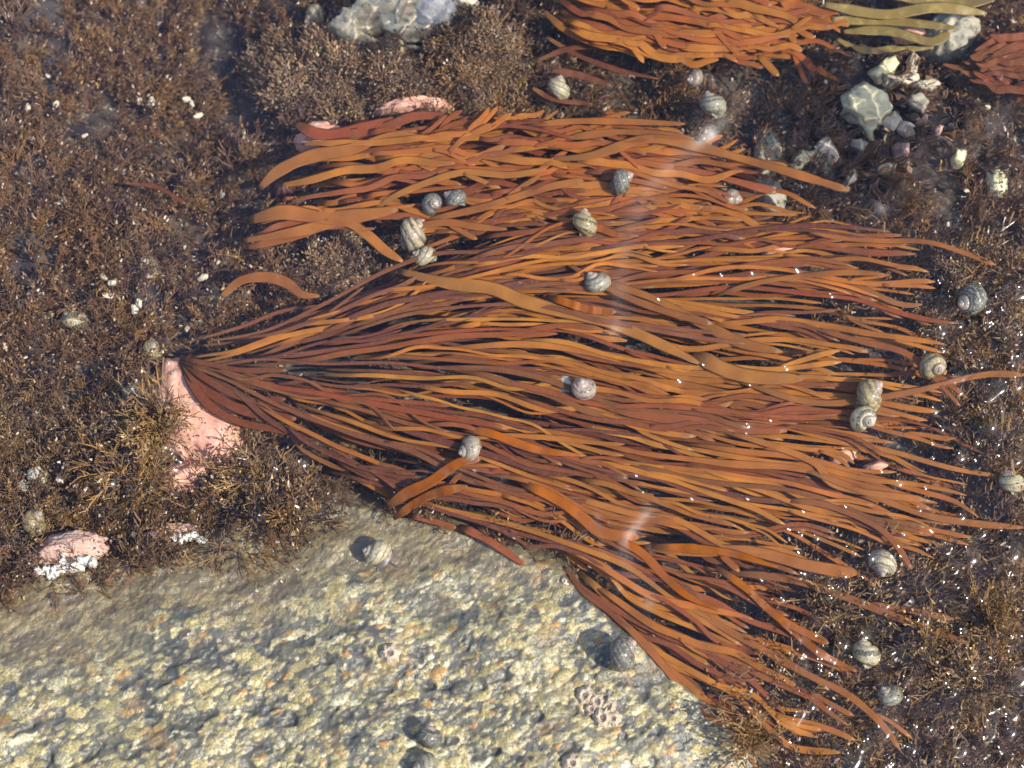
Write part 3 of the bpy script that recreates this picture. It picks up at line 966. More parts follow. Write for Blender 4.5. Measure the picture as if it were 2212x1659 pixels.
build_turf('turf', 'low brown branching turf algae carpeting the pool bed', FINE, 8000, (-180, 2400, -160, 1700), d_left, (0.8, 1.5), 0.35)
build_turf('tuft_growth', 'tan knobbly bushy algae growing in soft cushions', POM, 1500, (430, 1210, 60, 300),
           lambda px, py: 1.0 * (np.minimum.reduce([((px - a) / c) ** 2 + ((py - b) / e) ** 2 for a, b, c, e in ((985, 145, 110, 75), (870, 160, 120, 70), (760, 180, 80, 70), (1070, 190, 70, 70), (610, 160, 50, 60), (560, 90, 50, 40), (720, 120, 60, 40))]) < 1), (0.9, 1.5), 0.0)
build_turf('strand_growth', 'long dark brown wiry strands combed over the shallow bed', LONG, 1900, (1500, 2400, 560, 1720),
           lambda px, py: np.where(poly_sd(px, py, FANPOLY) > 0, 0.12, 0.85), (0.7, 1.25), 0.6)
build_turf('strand_growth', 'wiry brown strands fringing the granite boulder', LONG, 900, (-150, 760, 880, 1230), lambda px, py: 0.45 + 0 * px, (0.5, 0.9), 0.5)

# separate tufts one can tell apart
def tuft(px, py, r, meshes, label, n, dz=0.009, group=None):
    z = float(floor_z(*P(px, py, -0.03)[:2])) + dz
    c = P(px, py, z)
    e = empty('algae_tuft', c)
    for q in range(n):
        a, rr = rng.uniform(0, 6.283), r * PX * math.sqrt(rng.uniform(0, 1))
        off = (rr * math.cos(a), rr * math.sin(a), 0.004 * (1 - (rr / (r * PX)) ** 2))
        inst('sprig', meshes[q % len(meshes)], off, (rng.normal(0, .4) - off[1] * 40, rng.normal(0, .4) + off[0] * 40, rng.uniform(0, 6.28)), rng.uniform(0.8, 1.3), e)
    return tag(e, label, 'algae tuft', group)


for a in [(1010, 120, 46, POM, 'plump tan algae cushion beside the pale rock and ribbon seaweed', 26), (720, 570, 60, POM, 'feathery golden-brown tuft between the lone blade and the seaweed fan', 24),
          (770, 600, 40, POM, 'small golden tuft touching the root side of the seaweed fan', 14),
          (2010, 700, 50, POM, 'tan bushy tuft at the fan tips between the silver and glossy brown snails', 22), (2170, 690, 55, POM, 'glossy brown cushion breaking the surface beside the silver snail', 26),
          (2060, 580, 40, POM, 'small brown tuft under a long curling frond tip', 14), (2160, 930, 50, POM, 'wet brown tuft bulging out of the water by the thin frond tips', 20),
          (1790, 1330, 38, LONG, 'olive spiky tuft in a water dome by the lower fronds', 12), (1690, 1470, 40, LONG, 'spiky amber tuft tangled under the lower frond bundle', 10),
          (2080, 1480, 46, LONG, 'brown spiky tuft with wet tips beside the grey ribbed shell', 12), (2150, 1340, 46, LONG, 'dark wet tuft near the purple-rimmed shell', 12),
          (1980, 1410, 46, LONG, 'golden spiky tuft beside the banded cream snail', 12), (340, 920, 40, LONG, 'amber spiky tuft overlapping the big pink stone', 14),
          (300, 1030, 42, LONG, 'amber tuft breaking the surface between pink stone and pearly shells', 14), (560, 1050, 46, LONG, 'brown spiky tuft between pink stone and granite', 12),
          (1330, 1640, 10, LONG, 'tiny tuft on the granite', 1), (1620, 1600, 40, LONG, 'spindly tuft at the edge of the granite under the lower fronds', 9)]:
    if a[5] > 1: tuft(*a)

# ------------------------------------------------------------------ stones, crusts, chips
def blob(name, px, py, rx, ry, rz_, mat, label, cat, ztop, seed, rot=0.0, rough=0.35, sub=5, group=None, flatten=1.0):
    bm = bmesh.new()
    bmesh.ops.create_icosphere(bm, subdivisions=sub, radius=1)
    v = np.array([x.co for x in bm.verts])
    f = [[q.index for q in fc.verts] for fc in bm.faces]
    bm.free()
    n = 1 + rough * fbm(v[:, 0] * 1.3 + seed, v[:, 1] * 1.3 + v[:, 2] * 0.9, seed, 3) + rough * 0.35 * fbm(v[:, 0] * 5 + seed, v[:, 1] * 5 - v[:, 2] * 4, seed + 5, 3)
    v = v * n[:, None]
    v = np.sign(v) * np.abs(v) ** flatten
    c, s = math.cos(rot), math.sin(rot)
    v = v * np.array((rx * PX, ry * PX, rz_))
    v = np.stack([v[:, 0] * c - v[:, 1] * s, v[:, 0] * s + v[:, 1] * c, v[:, 2]], -1)
    o = mesh_obj(name, v, f, mat)
    o.location = P(px, py, ztop - rz_)
    o.location.z = ztop - rz_
    return tag(o, label, cat, group)


blob('coralline_stone', 420, 905, 92, 150, 0.018, M['pink'], 'big pink coralline-crusted stone at the root of the seaweed fan', 'stone', -0.009, 3, R(25), 0.22)
blob('coralline_stone', 395, 1040, 60, 38, 0.012, M['pink'], 'small pink stone under amber strands between big pink stone and granite', 'stone', -0.010, 8, R(10))
blob('coralline_stone', 890, 236, 90, 22, 0.012, M['pink'], 'salmon pink stone ledge half under the tan algae cushions', 'stone', -0.019, 9, R(5), 0.22)
blob('coralline_stone', 690, 300, 60, 40, 0.012, M['pink'], 'pink stone patch under reddish fronds of the rusty tangle', 'stone', -0.018, 12)
for i, (x, y, rx, ry) in enumerate([(1680, 545, 42, 14), (1670, 578, 36, 10), (1540, 700, 30, 10), (1820, 985, 36, 16), (1890, 1010, 26, 12), (1600, 830, 26, 10)]):
    blob('pink_pebble', x, y, rx, ry, 0.006, M['pink'], 'small pink pebble showing through gaps in the seaweed fan', 'pebble', -0.012, 40 + i, 0.2, sub=3, group='pink pebbles under the fan')
crust_a = blob('coralline_crust', 135, 1195, 92, 38, 0.009, M['mauve'], 'mauve crust ledge with a white rim lying on the granite', 'crust', -0.0045, 14, R(12), 0.45)
crust_b = blob('coralline_crust', 365, 1152, 66, 18, 0.006, M['mauve'], 'thin mauve crust ledge with white end on the granite edge', 'crust', -0.008, 15, R(10), 0.45)
def white_rim(crust, pts, z, seed):
    V, F = [], []
    off = 0
    for q, (x, y, r) in enumerate(pts):
        b_ = blob('rim', x, y, r * 1.3, r, 0.0026, M['white'], 'x', 'y', z + rng.uniform(-1, 1) * 0.0006, seed + q, q * 0.8, 0.7, 3)
        n_ = len(b_.data.vertices)
        co = np.empty(n_ * 3)
        b_.data.vertices.foreach_get('co', co)
        co = co.reshape(-1, 3)
        co = co * (1 + 0.22 * fbm(co[:, 0] * 900 + q * 9, co[:, 1] * 900 + co[:, 2] * 700, 71, 2)[:, None]) + np.array(b_.location) - np.array(crust.location)
        V.append(co)
        F += [[k + off for k in p.vertices] for p in b_.data.polygons]
        off += n_
        bpy.data.objects.remove(b_)
    mesh_obj('white_rim', np.vstack(V), F, M['white'], crust)


white_rim(crust_a, [(92 + 8 * q + rng.normal() * 3, 1236 - 1.6 * q + rng.normal() * 4, rng.uniform(6, 11)) for q in range(15)] + [(130 + 3 * q, 1224 - 8 * q, 8 - q) for q in range(5)], -0.0042, 60)
white_rim(crust_b, [(378 + 7 * q, 1160 + rng.normal() * 2.5, rng.uniform(4, 8)) for q in range(9)], -0.006, 90)

blob('pale_rock', 890, 45, 130, 75, 0.02, M['pale'], 'grey-white rock seen through rippled water beside tan algae cushions', 'rock', -0.012, 17, R(8), 0.35)
blob('pale_rock', 770, 60, 60, 40, 0.014, M['pale'], 'smaller grey rock next to the banded olive snail', 'rock', -0.018, 18)
blob('white_stone', 940, 30, 48, 44, 0.010, M['white'], 'bright white stone lying on the grey-white rock', 'stone', -0.008, 19, 0, 0.3, 4)
blob('white_stone', 870, 20, 16, 46, 0.008, M['cream'], 'narrow cream stone standing on the grey-white rock', 'stone', -0.008, 20, R(-20), 0.3, 4)
blob('white_stone', 1005, 15, 30, 18, 0.007, M['cream'], 'cream stone beside the grey-white rock', 'stone', -0.012, 25, R(-20), 0.3, 4)
blob('speckled_stone', 2040, 85, 75, 55, 0.018, M['freckle'], 'speckled grey stone under the olive kelp blades', 'stone', -0.01, 22, R(20))
blob('coralline_stone', 1960, 75, 40, 18, 0.008, M['pink'], 'small pink patch of stone under the olive kelp', 'stone', -0.012, 23)
blob('green_stone', 1860, 245, 58, 44, 0.011, M['green'], 'smooth pale green stone glowing in the rippled water', 'stone', -0.018, 24, R(-30), 0.3, 5, None, 0.8)
RZ = [(1935, 190, 44, 16, 'cream'), (1900, 165, 34, 20, 'green'), (1960, 165, 30, 14, 'cream'), (1780, 340, 30, 24, 'cream'), (1850, 330, 16, 12, 'cream'), (1945, 340, 20, 18, 'mauve'), (2060, 350, 22, 14, 'green'),
      (2150, 400, 34, 24, 'green'), (1970, 240, 24, 22, 'pale'), (1990, 200, 30, 16, 'cream'), (1730, 350, 34, 16, 'green'), (1655, 340, 60, 30, 'pale'), (1660, 425, 50, 34, 'pale'), (1905, 385, 18, 12, 'cream'), (2020, 300, 20, 12, 'mauve'), (1830, 400, 16, 10, 'cream'),
      (1870, 300, 20, 12, 'green'), (1920, 280, 14, 20, 'cream'), (1950, 290, 16, 16, 'cream'), (1985, 275, 14, 10, 'mauve')]
for i, (x, y, rx, ry, mk) in enumerate(RZ):
    lab = {'cream': ('cream pebble in the rippled shallows by the pale green stone', 'cream pebbles in the ripples'), 'green': ('pale greenish pebble in the rippled shallows', 'greenish pebbles in the ripples'),
           'mauve': ('mauve pebble in the rippled shallows by the pale green stone', 'mauve pebbles in the ripples'), 'pale': ('speckled grey pebble half buried in turf by the fan tips', 'grey pebbles by the fan')}[mk]
    zt = float(bed_z(*P(x, y, -0.03)[:2])) + 0.015
    blob('pebble', x, y, rx, ry, 0.007, M['freckle' if mk == 'pale' else mk], lab[0], 'pebble', zt, 100 + i, i * 0.7, 0.35, 4, lab[1], 0.85)
# chips of shell and gravel lodged in the turf
CH = [blob('shell_chip', 0, 0, 12, 7, 0.0012, M['cream'], 'x', 'y', 0, 200 + i, 0, 0.6, 2) for i in range(4)]
CG = [blob('gravel_grain', 0, 0, 12, 8, 0.0016, M['grey'], 'x', 'y', 0, 220 + i, 0, 0.6, 2) for i in range(3)]
chm, cgm = [o.data for o in CH], [o.data for o in CG]
for m_ in chm + cgm: m_.polygons.foreach_set('use_smooth', np.zeros(len(m_.polygons), bool))
for o in CH + CG: bpy.data.objects.remove(o)
spots = [(415, 225), (405, 215), (340, 228), (325, 222), (300, 215), (430, 250), (120, 225), (60, 232), (245, 610), (235, 640), (300, 655), (290, 668), (225, 600), (440, 600), (130, 1035), (760, 85), (745, 105),
         (310, 990), (1095, 650), (1180, 1060), (1740, 345), (1620, 400), (1690, 320), (1560, 330), (2080, 420)]
n0 = len(spots)
px, py, x, y = candidates(700, -20, 2230, -20, 1200)
kp = (poly_sd(px, py, FANPOLY) < 0) & (noise2(px / 120, py / 120, 91) > 0.45)
spots += list(zip(px[kp], py[kp]))[:110]
MARKS = [(320, 578, 'the lone cream ribbed snail'), (162, 690, 'the half cream half dark snail'), (420, 905, 'the big pink stone'), (70, 1040, 'the pearly shells'), (590, 610, 'the lone torn orange blade'), (890, 60, 'the grey-white rock'),
         (780, 180, 'the tan algae cushions'), (335, 410, 'the short dull red blade'), (680, 34, 'the olive banded snail'), (1541, 200, 'the mottled oval snail'), (1860, 245, 'the pale green stone'), (2040, 60, 'the olive kelp'), (1640, 390, 'the purplish snail'),
         (2097, 646, 'the silvery dark snail'), (2150, 930, 'the wet brown tufts'), (1930, 1200, 'the cream and pink snail'), (720, 570, 'the feathery golden tuft')]
for i, (a, b) in enumerate(spots):
    near_to = min(MARKS, key=lambda m: (m[0] - a) ** 2 + (m[1] - b) ** 2)[2]
    zz = float(floor_z(*P(a, b, -0.02)[:2]))
    s = rng.uniform(0.7, 1.3) if i < n0 else rng.uniform(0.3, 0.75)
    rot = (rng.normal(0, .5), rng.normal(0, .5), rng.uniform(0, 6.3))
    if i < n0 or rng.uniform() < 0.6:
        tag(inst('shell_chip', chm[i % 4], P(a, b, zz + 0.011), rot, s), ('cream shell chip in the turf near ' if i < n0 else 'tiny cream shell chip in the turf near ') + near_to, 'shell chip', 'cream chips near ' + near_to)
    else:
        tag(inst('gravel_grain', cgm[i % 3], P(a, b, zz + 0.008), rot, s), 'small grey gravel grain in the turf near ' + near_to, 'gravel', 'gravel near ' + near_to)

# ------------------------------------------------------------------ periwinkles
def shell_mesh(name, mat, W=2.05, a=0.66, c=0.42, H=1.28, turns=3.6, cords=0.018, ncord=11, seed=0):
    nt_, nc = 84, 22
    b = math.log(W) / (2 * math.pi)
    th = np.linspace(-turns * 2 * math.pi, 0, nt_)
    gk = np.exp(b * th)
    ph = np.linspace(0, 2 * math.pi, nc, endpoint=False)
    V, BD, GR = [], [], []
    for t, gg in zip(th, gk):
        er = np.array((math.cos(t), math.sin(t), 0))
        cen = er * c * gg + np.array((0, 0, -H * gg))
        rr = a * gg * (1 - 0.22 * max(0.0, 1 + t / 0.7) ** 2) * (1 + cords * np.cos(ncord * ph) + 0.02 * math.sin(t * 2.3 + seed * 2))
        V.append(cen + rr[:, None] * (np.cos(ph)[:, None] * er + 1.12 * np.sin(ph)[:, None] * np.array((0, 0, 1.0))))
        BD.append(ph / (2 * math.pi))
        GR.append(np.full(nc, gg))
    last = V[-1]
    V = np.vstack(V)
    i = np.arange(nt_ - 1)[:, None] * nc
    k = np.arange(nc)[None]
    k2 = (k + 1) % nc
    F = np.stack([i + k, i + nc + k, i + nc + k2, i + k2], -1).reshape(-1, 4).tolist()
    F.append(list(range(nc)))
    lo, hi = V.min(0), V.max(0)
    cen, L = (lo + hi) / 2, (hi - lo).max()
    V = (V - cen) / L
    me = bpy.data.meshes.new(name)
    me.from_pydata(V.tolist(), [], F)
    me.polygons.foreach_set('use_smooth', np.ones(len(me.polygons), bool))
    me.materials.append(mat)
    for nm, d in (('band', np.concatenate(BD)), ('grow', np.concatenate(GR))):
        at = me.attributes.new(nm, 'FLOAT', 'POINT')
        at.data.foreach_set('value', d.astype(np.float32))
    ring = (last - cen) / L
    m = ring.mean(0)
    op = np.vstack([m + (ring - m) * 0.97, m[None]])
    nrm = np.cross(ring[0] - m, ring[5] - m)
    op[:, :] += 0.0
    ome = bpy.data.meshes.new('operculum')
    ome.from_pydata(op.tolist(), [], [[q, (q + 1) % nc, nc] for q in range(nc)])
    ome.materials.append(M['dark'])
    return me, ome, m


SH = {}
def shell_kind(key, mat, **kw):
    SH[key] = shell_mesh('shell', mat, **kw)


shell_kind('olive', m_shell('shell_olive', (0.32, 0.25, 0.09), (0.08, 0.06, 0.03), (0.38, 0.25, 0.2), 6, 0.55, (0.17, 0.14, 0.12), 0.6), seed=1)
shell_kind('striped', m_shell('shell_striped', (0.46, 0.39, 0.24), (0.06, 0.045, 0.035), (0.42, 0.28, 0.23), 7, 0.5, (0.2, 0.16, 0.12), 0.5), seed=2, cords=0.03, ncord=8)
shell_kind('pale', m_shell('shell_pale', (0.52, 0.47, 0.31), (0.20, 0.17, 0.10), (0.45, 0.3, 0.25), 8, 0.6, (0.26, 0.23, 0.19), 0.55), seed=3, cords=0.026, ncord=9)
shell_kind('dark', m_shell('shell_dark', (0.04, 0.046, 0.05), (0.17, 0.165, 0.14), (0.40, 0.27, 0.24), 8, 0.75, (0.13, 0.13, 0.11), 0.5), seed=4, cords=0.03, ncord=10)
shell_kind('grey', m_shell('shell_grey', (0.23, 0.23, 0.19), (0.055, 0.06, 0.06), (0.42, 0.3, 0.26), 9, 0.55, (0.33, 0.31, 0.24), 0.55), seed=5, cords=0.028, ncord=9)
shell_kind('mauve', m_shell('shell_mauve', (0.28, 0.2, 0.18), (0.10, 0.085, 0.085), (0.42, 0.3, 0.27), 8, 0.6, (0.35, 0.32, 0.24), 0.6), seed=6, cords=0.018, ncord=9)
shell_kind('banded', m_shell('shell_banded', (0.52, 0.47, 0.32), (0.07, 0.075, 0.07), (0.45, 0.4, 0.33), 4, 0.45, (0.22, 0.18, 0.08), 0.55), seed=7, cords=0.02, ncord=7)
shell_kind('pearl', m_shell('shell_pearl', (0.62, 0.6, 0.52), (0.46, 0.44, 0.38), (0.62, 0.58, 0.5), 5, 0.5, (0.26, 0.23, 0.18), 0.4), seed=8)


def snail(px, py, size, az, tilt, kind, label, z=None, sit=None, foot=False):
    me, ome, ap = SH[kind]
    s = size * PX * 1.06
    d = Vector((math.cos(R(tilt)) * math.cos(R(az)), math.cos(R(tilt)) * math.sin(R(az)), math.sin(R(tilt))))
    base = Vector((0, 0, 1)).rotation_difference(d)
    best = None
    for k in range(48):
        q = base @ Matrix.Rotation(k * math.pi / 24, 3, 'Z').to_quaternion()
        zz = (q @ Vector(ap)).z
        if best is None or zz < best[0]: best = (zz, q)
    q = best[1]
    M3 = np.array(q.to_matrix())
    co = np.empty(len(me.vertices) * 3)
    me.vertices.foreach_get('co', co)
    w3 = co.reshape(-1, 3) @ M3.T
    lo = w3[:, 2].min() * s
    if z is None:
        zf = float(floor_z(*P(px, py, 0)[:2])) if sit is None else sit
        z = zf - lo - 0.0008
    c = P(px, py, z)
    e = empty('snail', (c[0], c[1], z + lo))
    o = inst('shell', me, (0, 0, -lo), q.to_euler(), s, e)
    inst('operculum', ome, (0, 0, 0), (0, 0, 0), 1, o)
    if foot:
        n = 26
        an = np.linspace(0, 2 * math.pi, n, endpoint=False)
        r = s * 0.40 * (1 + 0.12 * np.sin(an * 3))
        dirn = R(foot)
        dx, dy = math.cos(dirn) * s * 0.12, math.sin(dirn) * s * 0.12
        V = np.vstack([np.stack([np.cos(an) * r * 1.1 + dx, np.sin(an) * r + dy, np.full(n, -0.0002)], -1), np.stack([np.cos(an) * r * 0.8 + dx, np.sin(an) * r * 0.7 + dy, np.full(n, s * 0.13)], -1)])
        F = [[i, (i + 1) % n, n + (i + 1) % n, n + i] for i in range(n)] + [list(range(n, 2 * n))]
        mesh_obj('foot', V, F, M['foot'], e)
        for sg in (-1, 1):
            a0 = dirn + sg * 0.62
            st_ = np.array((math.cos(dirn) * s * 0.42, math.sin(dirn) * s * 0.42, s * 0.08)) + np.array((-math.sin(dirn), math.cos(dirn), 0)) * sg * s * 0.22
            tv, tf, tt = [], [], []
            twig(st_, np.array((math.cos(a0), math.sin(a0), 0.05)), s * 0.36, s * 0.05, np.array((0.2, -0.2, -0.1)), 5, tv, tf, tt, 0, 1)
            mesh_obj('tentacle', np.array(tv), tf, M['foot'], e)
    return tag(e, label, 'snail')


WF = -0.0075        # top of the floating fronds
snail(680, 34, 62, 215, 15, 'striped', 'olive snail with dark bands beside the grey rocks and brown turf')
snail(1208, 192, 60, 70, 25, 'pale', 'cream snail behind a thin red frond next to tan algae cushions', sit=-0.02)
snail(1500, 168, 50, 200, 30, 'mauve', 'grey snail with pinkish side, touching tip with the mottled oval one', sit=-0.02)
snail(1541, 226, 66, 110, 20, 'grey', 'mottled oval grey snail with a dark shadowed side in the turf', sit=-0.02)
snail(1577, 435, 58, 340, 35, 'mauve', 'purplish snail half tucked under frond tips by grey pebbles', sit=-0.02)
snail(1342, 393, 60, 20, 15, 'dark', 'blue-black snail with a pale line riding on the rusty tangle', sit=WF)
snail(933, 442, 52, 300, 68, 'dark', 'round dark snail with pale rings facing up beside a frond fork', sit=WF)
snail(984, 428, 54, 150, 20, 'dark', 'plain blackish snail pressed against the round ringed one', sit=WF)
snail(893, 506, 76, 40, 15, 'striped', 'large brown-striped snail crossed by an orange blade', sit=-0.014)
snail(918, 553, 56, 160, 20, 'pale', 'pale olive snail under the brown edge of the fan', sit=-0.014)
snail(1264, 484, 66, 80, 20, 'olive', 'olive snail with a chipped whitish top on the fan', sit=WF)
snail(1292, 610, 64, 130, 35, 'grey', 'grey-green snail with a thin frond lying across it', sit=-0.011)
snail(320, 578, 62, 265, 25, 'pale', 'cream ribbed snail alone in brown turf by pale chips')
snail(162, 690, 62, 120, 30, 'banded', 'half cream half dark snail alone in brown turf')
snail(330, 756, 50, 30, 55, 'olive', 'small yellowish snail at the root of the fan')
snail(283, 846, 42, 160, 20, 'grey', 'small ribbed grey snail beside the big pink stone')
snail(1262, 838, 60, 100, 70, 'mauve', 'round pinkish-grey snail with spiral facing up on the fan', sit=WF)
snail(1218, 832, 56, 240, 20, 'pearl', 'whitish shell mostly covered by fronds beside the round pinkish snail', sit=-0.014)
snail(1016, 968, 60, 200, 25, 'mauve', 'grey-pink snail sunk in the fan near dark orange blades', sit=WF - 0.001)
snail(816, 1192, 62, 165, 20, 'pale', 'yellow ribbed snail crawling on granite with tentacles out', foot=-65)
snail(1344, 1414, 74, 35, 15, 'dark', 'dark olive snail with pink tip on granite next to the fronds')
snail(930, 1590, 56, 75, 25, 'dark', 'dark purple snail with a long shadow on the granite')
snail(918, 1652, 56, 190, 30, 'grey', 'glossy bluish snail on granite touching shadows with the dark purple one')
snail(1877, 856, 78, 35, 22, 'olive', 'shiny olive-brown snail piled against the green-banded one', sit=-0.008)
snail(1864, 906, 62, 300, 55, 'banded', 'pale snail with green-grey bands piled against the shiny olive one', sit=-0.006)
snail(2013, 792, 64, 300, 50, 'olive', 'glossy brown snail at the fan tips, breaking the surface', sit=-0.008)
snail(2097, 646, 80, 200, 25, 'dark', 'large silvery dark snail breaking the surface by wet brown cushions', sit=-0.008)
snail(2186, 1043, 62, 110, 20, 'banded', 'dark snail with a broad cream stripe by the frond tips', sit=-0.01)
snail(1905, 1216, 66, 250, 25, 'pale', 'cream and pink snail under a thin frond in wiry strands', sit=-0.014)
snail(1872, 1412, 66, 95, 20, 'banded', 'blotched cream snail with green patch among wiry strands', sit=-0.009)
snail(1924, 1502, 56, 130, 30, 'grey', 'grey ribbed shell half buried in wiry strands', sit=-0.014)
snail(82, 1030, 50, 60, 40, 'pearl', 'shiny pearl-white shell in turf close to the broad mauve crust')
snail(55, 1050, 36, 100, 20, 'pearl', 'smaller pearly shell touching the shiny pearl-white one')
snail(75, 1130, 62, 40, 30, 'olive', 'olive and pink snail beside the broad mauve crust')
snail(1518, 325, 50, 30, 20, 'pale', 'pale ribbed shell mostly hidden under the rusty tangle', sit=-0.018)
# empty shell lying mouth up
sh_, op_, ap_ = SH['mauve']
e = empty('empty_shell', P(1952, 1300, -0.012))
q = Vector(ap_).rotation_difference(Vector((0.1, 0.1, 1)))
s_o = inst('shell', sh_, (0, 0, 0), q.to_euler(), 0.0115, e)
inst('mouth_disc', op_, (0, 0, 0), (0, 0, 0), 1, s_o)  # dark disc across the mouth, painted in place of the shade inside
tag(e, 'empty purple-rimmed shell lying mouth up in wiry strands', 'shell')

# ------------------------------------------------------------------ barnacles
def barnacle(px, py, size, label, group, seed):
    s = size * PX
    n = 24
    an = np.linspace(0, 2 * math.pi, n, endpoint=False)
    gg = np.random.default_rng(seed)
    rid = 1 + 0.10 * np.cos(an * 6 + gg.uniform(0, 6)) + 0.06 * gg.normal(size=n)
    rings = []
    for (r, z) in ((0.56, -0.12), (0.5, 0.02), (0.40, 0.22), (0.30, 0.36), (0.23, 0.40), (0.19, 0.33), (0.12, 0.26)):
        k = rid if r > 0.25 else 1 + 0.05 * np.cos(an * 2)
        rings.append(np.stack([np.cos(an) * r * k, np.sin(an) * r * k * 0.9, np.full(n, z) + 0.03 * gg.normal(size=n) * (r > 0.2)], -1))
    V = np.vstack(rings) * s
    F = [[j * n + i, j * n + (i + 1) % n, (j + 1) * n + (i + 1) % n, (j + 1) * n + i] for j in range(6) for i in range(n)]
    c = P(px, py, 0.004)
    c = P(px, py, float(rock_z(c[0], c[1])))
    e = empty('barnacle', c)
    e.rotation_euler = (0, 0, gg.uniform(0, 6))
    mesh_obj('plate_ring', V, F, M['barnacle'], e, smooth=False)
    mesh_obj('mouth_disc', rings[-1] * s, [list(range(n))], M['lid'], e)
    return tag(e, label, 'barnacle', group)


barnacle(842, 1411, 42, 'lone cream barnacle on granite between the yellow ribbed and dark purple snails', None, 1)
for i, (x, y, s) in enumerate([(1262, 1502, 42), (1288, 1516, 40), (1312, 1528, 38), (1276, 1532, 30), (1300, 1550, 44), (1322, 1552, 34)]):
    barnacle(x, y, s, 'white barnacle crowded in the cluster near the dark olive snail', 'barnacle cluster on the granite', 10 + i)
barnacle(1235, 1648, 36, 'single cream barnacle standing off from the white cluster on granite', None, 30)
barnacle(1218, 1255, 14, 'tiny white barnacle where granite meets the water', None, 31)

# ------------------------------------------------------------------ water
wx, wy = axis(-0.285, 0.285, 0.00078, 30), axis(-0.225, 0.225, 0.00078, 30)
gx, gy = np.meshgrid(wx, wy)
wz = 0.00022 * fbm(gx * 22 + gy * 8, gy * 16, 61, 2)
ppx, ppy = Q(gx, gy, 0)


def ell(cx, cy, a, b, rot=0):
    c, s = math.cos(R(rot)), math.sin(R(rot))
    dx, dy = ppx - cx, ppy - cy
    return np.exp(-(((dx * c + dy * s) / a) ** 2 + ((-dx * s + dy * c) / b) ** 2) * 1.2)


rip = ell(1930, 270, 200, 160, 35) + 0.8 * ell(900, 30, 170, 70)
u, v = gx * 0.82 + gy * 0.57, -gx * 0.57 + gy * 0.82
wz += rip * 0.00038 * (np.sin(u * 620 + 1.2 * np.sin(v * 260)) + np.sin(v * 540 + 1.4 * np.sin(u * 300)))
bumps = []
for (n, x0, x1, y0, y1) in ((60, 1990, 2212, 600, 1000), (115, 1680, 2212, 1080, 1659), (34, 190, 420, 870, 1060), (12, 430, 660, 980, 1120), (16, 1300, 1990, 560, 1200)):
    for _ in range(n):
        bumps.append((rng.uniform(x0, x1), rng.uniform(y0, y1), 5 + 15 * rng.beta(1.0, 2.6), 0.0))
bumps = [(x, y, r, r * rng.uniform(0.13, 0.21)) for x, y, r, _ in bumps]
for (n, x0, x1, y0, y1) in ((16, 2020, 2212, 620, 1000), (30, 1700, 2212, 1130, 1659), (5, 220, 400, 900, 1050)):
    for _ in range(n):
        r = rng.uniform(13, 26)
        bumps.append((rng.uniform(x0, x1), rng.uniform(y0, y1), r, r * rng.uniform(0.14, 0.2)))
bumps += [(x, y, 6, 1.2) for x, y in ((1900, 1015), (1995, 1050), (2010, 955), (1805, 1262), (1975, 1140), (1640, 1250), (1370, 1025), (1490, 1075), (1610, 1075), (1515, 785), (1495, 590), (1660, 905), (1120, 608), (1020, 1015), (720, 1080), (1220, 1258), (1385, 1060))]
bumps += [(2170, 690, 46, 2.2), (2110, 690, 22, 1.2), (2010, 700, 34, 0.7), (2160, 930, 40, 1.8), (1790, 1330, 34, 1.4), (2130, 1520, 38, 1.6), (300, 1030, 34, 1.0), (2150, 1340, 36, 1.2), (1750, 1230, 26, 1.2)]
bumps += [(x, y, 36, 0.9) for x, y in ((1877, 856), (1864, 906), (2013, 792), (2097, 646), (2186, 1043), (1872, 1412))]
for (x, y, r, h) in bumps:
    c = P(x, y, 0)
    rr = r * PX
    i0, i1 = np.searchsorted(wx, (c[0] - 3 * rr, c[0] + 3 * rr))
    j0, j1 = np.searchsorted(wy, (c[1] - 3 * rr, c[1] + 3 * rr))
    d2 = (gx[j0:j1, i0:i1] - c[0]) ** 2 + (gy[j0:j1, i0:i1] - c[1]) ** 2
    wz[j0:j1, i0:i1] += h * 1e-3 * np.exp(-d2 / (rr * rr))
ruffle = np.zeros_like(wz)
for ridge, wd_, h in (([(1520, 270), (1440, 345), (1365, 430), (1330, 530), (1312, 700)], 36, 2.7), ([(1385, 1100), (1335, 1165), (1345, 1230), (1385, 1290)], 24, 1.8), ([(1280, 1110), (1295, 1190), (1330, 1270)], 14, 1.2),
                      ([(1890, 430), (2010, 335), (2150, 240)], 34, 2.3), ([(1600, 190), (1520, 270)], 32, 2.0), ([(880, 1040), (1000, 1010), (1080, 1030)], 14, 0.6)):
    near = np.full(ppx.shape, 1e9)
    for q in resample(ridge, 60): near = np.minimum(near, (ppx - q[0]) ** 2 + (ppy - q[1]) ** 2)
    near = near * (0.7 + 0.8 * noise2(ppx / 40, ppy / 40, 33))
    wz += h * 1e-3 * np.exp(-near / wd_ ** 2) * (0.75 + 0.4 * noise2(ppx / 70, ppy / 70, 35))
    ruffle = np.maximum(ruffle, np.exp(-near / (2.6 * wd_ ** 2)))
wv = np.stack([gx, gy, wz], -1).reshape(-1, 3)
wf = grid_faces(*gx.shape)
inpatch = ((ell(1935, 275, 215, 165, 35) > 0.3) | (ell(905, 30, 150, 70) > 0.3)).ravel()[wf].all(1)


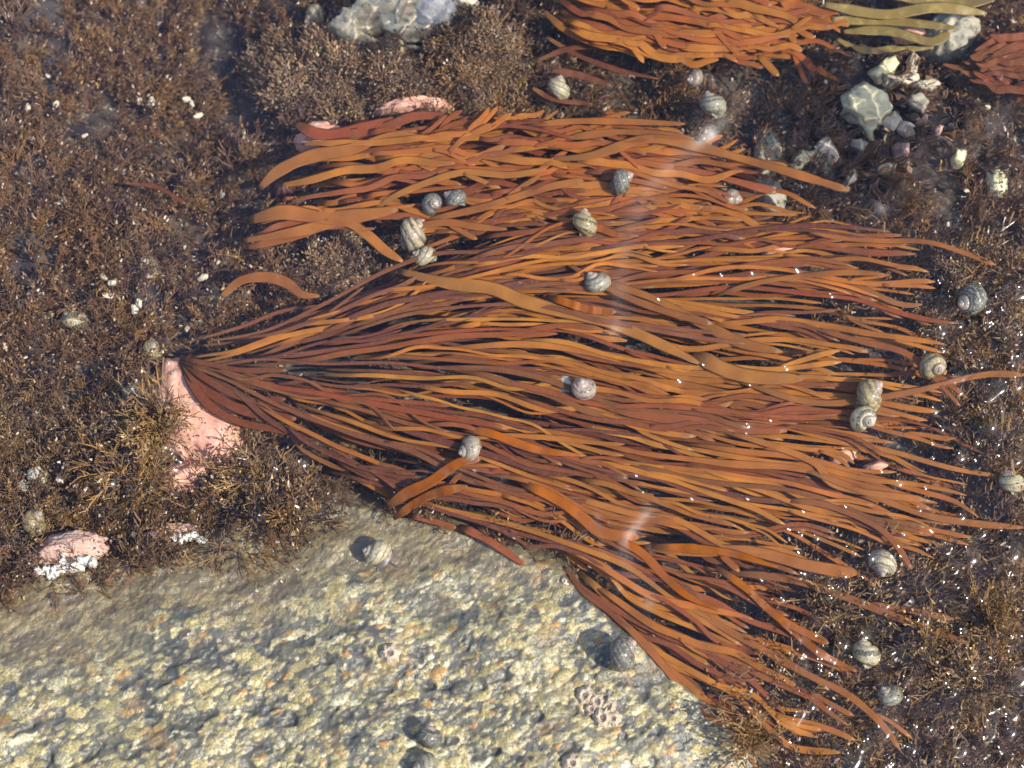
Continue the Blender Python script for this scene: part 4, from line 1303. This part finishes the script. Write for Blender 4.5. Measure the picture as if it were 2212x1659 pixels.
def sub_mesh(name, faces, mat):
    used = np.unique(faces)
    mp = np.full(len(wv), -1)
    mp[used] = np.arange(len(used))
    o = mesh_obj(name, wv[used], mp[faces], mat)
    at = o.data.attributes.new('ruffle', 'FLOAT', 'POINT')
    at.data.foreach_set('value', ruffle.ravel()[used].astype(np.float32))
    return o


water = sub_mesh('water', wf[~inpatch], M['water'])
tag(water, 'clear still water of the tide pool', kind='structure')
ripple = sub_mesh('water', wf[inpatch], m_ripple())
tag(ripple, 'rippled water bending the view of the stones below', kind='structure')
ripple.cycles.is_caustics_caster = True
sun.data.cycles.is_caustics_light = True
for o in sc.objects:
    if o.type == 'MESH' and o.name.split('.')[0] in ('seabed', 'turf', 'tuft_growth', 'strand_growth', 'pebble', 'green_stone', 'white_stone', 'pale_rock', 'speckled_stone', 'shell_chip', 'gravel_grain', 'kelp_blade', 'coralline_stone'):
        o.cycles.is_caustics_receiver = True
for c in bpy.data.collections:
    for o in c.objects: o.cycles.is_caustics_receiver = True
for pl in (topc, rtc):
    for ch in pl.children: ch.cycles.is_caustics_receiver = True
# dust on and just under the surface
n = 2600
px, py = rng.uniform(-60, 2270, n), rng.uniform(-60, 1720, n)
zz = -np.abs(rng.normal(0, 0.004, n)) - 0.0004
c3 = P(px, py, zz)
c3 = c3[rock_z(c3[:, 0], c3[:, 1]) < c3[:, 2] - 0.002]
rad = np.exp(rng.normal(math.log(0.00013), 0.4, len(c3)))
octv = np.array([(1, 0, 0), (-1, 0, 0), (0, 1, 0), (0, -1, 0), (0, 0, 1), (0, 0, -1)], float) * (1.3, 0.8, 0.8)
octf = np.array([(0, 2, 4), (2, 1, 4), (1, 3, 4), (3, 0, 4), (2, 0, 5), (1, 2, 5), (3, 1, 5), (0, 3, 5)])
V = (c3[:, None] + octv[None] * rad[:, None, None]).reshape(-1, 3)
F = (octf[None] + 6 * np.arange(len(c3))[:, None, None]).reshape(-1, 3)
tag(mesh_obj('drifting_specks', V, F, M['speck']), 'tiny pale specks drifting in the water', kind='stuff')
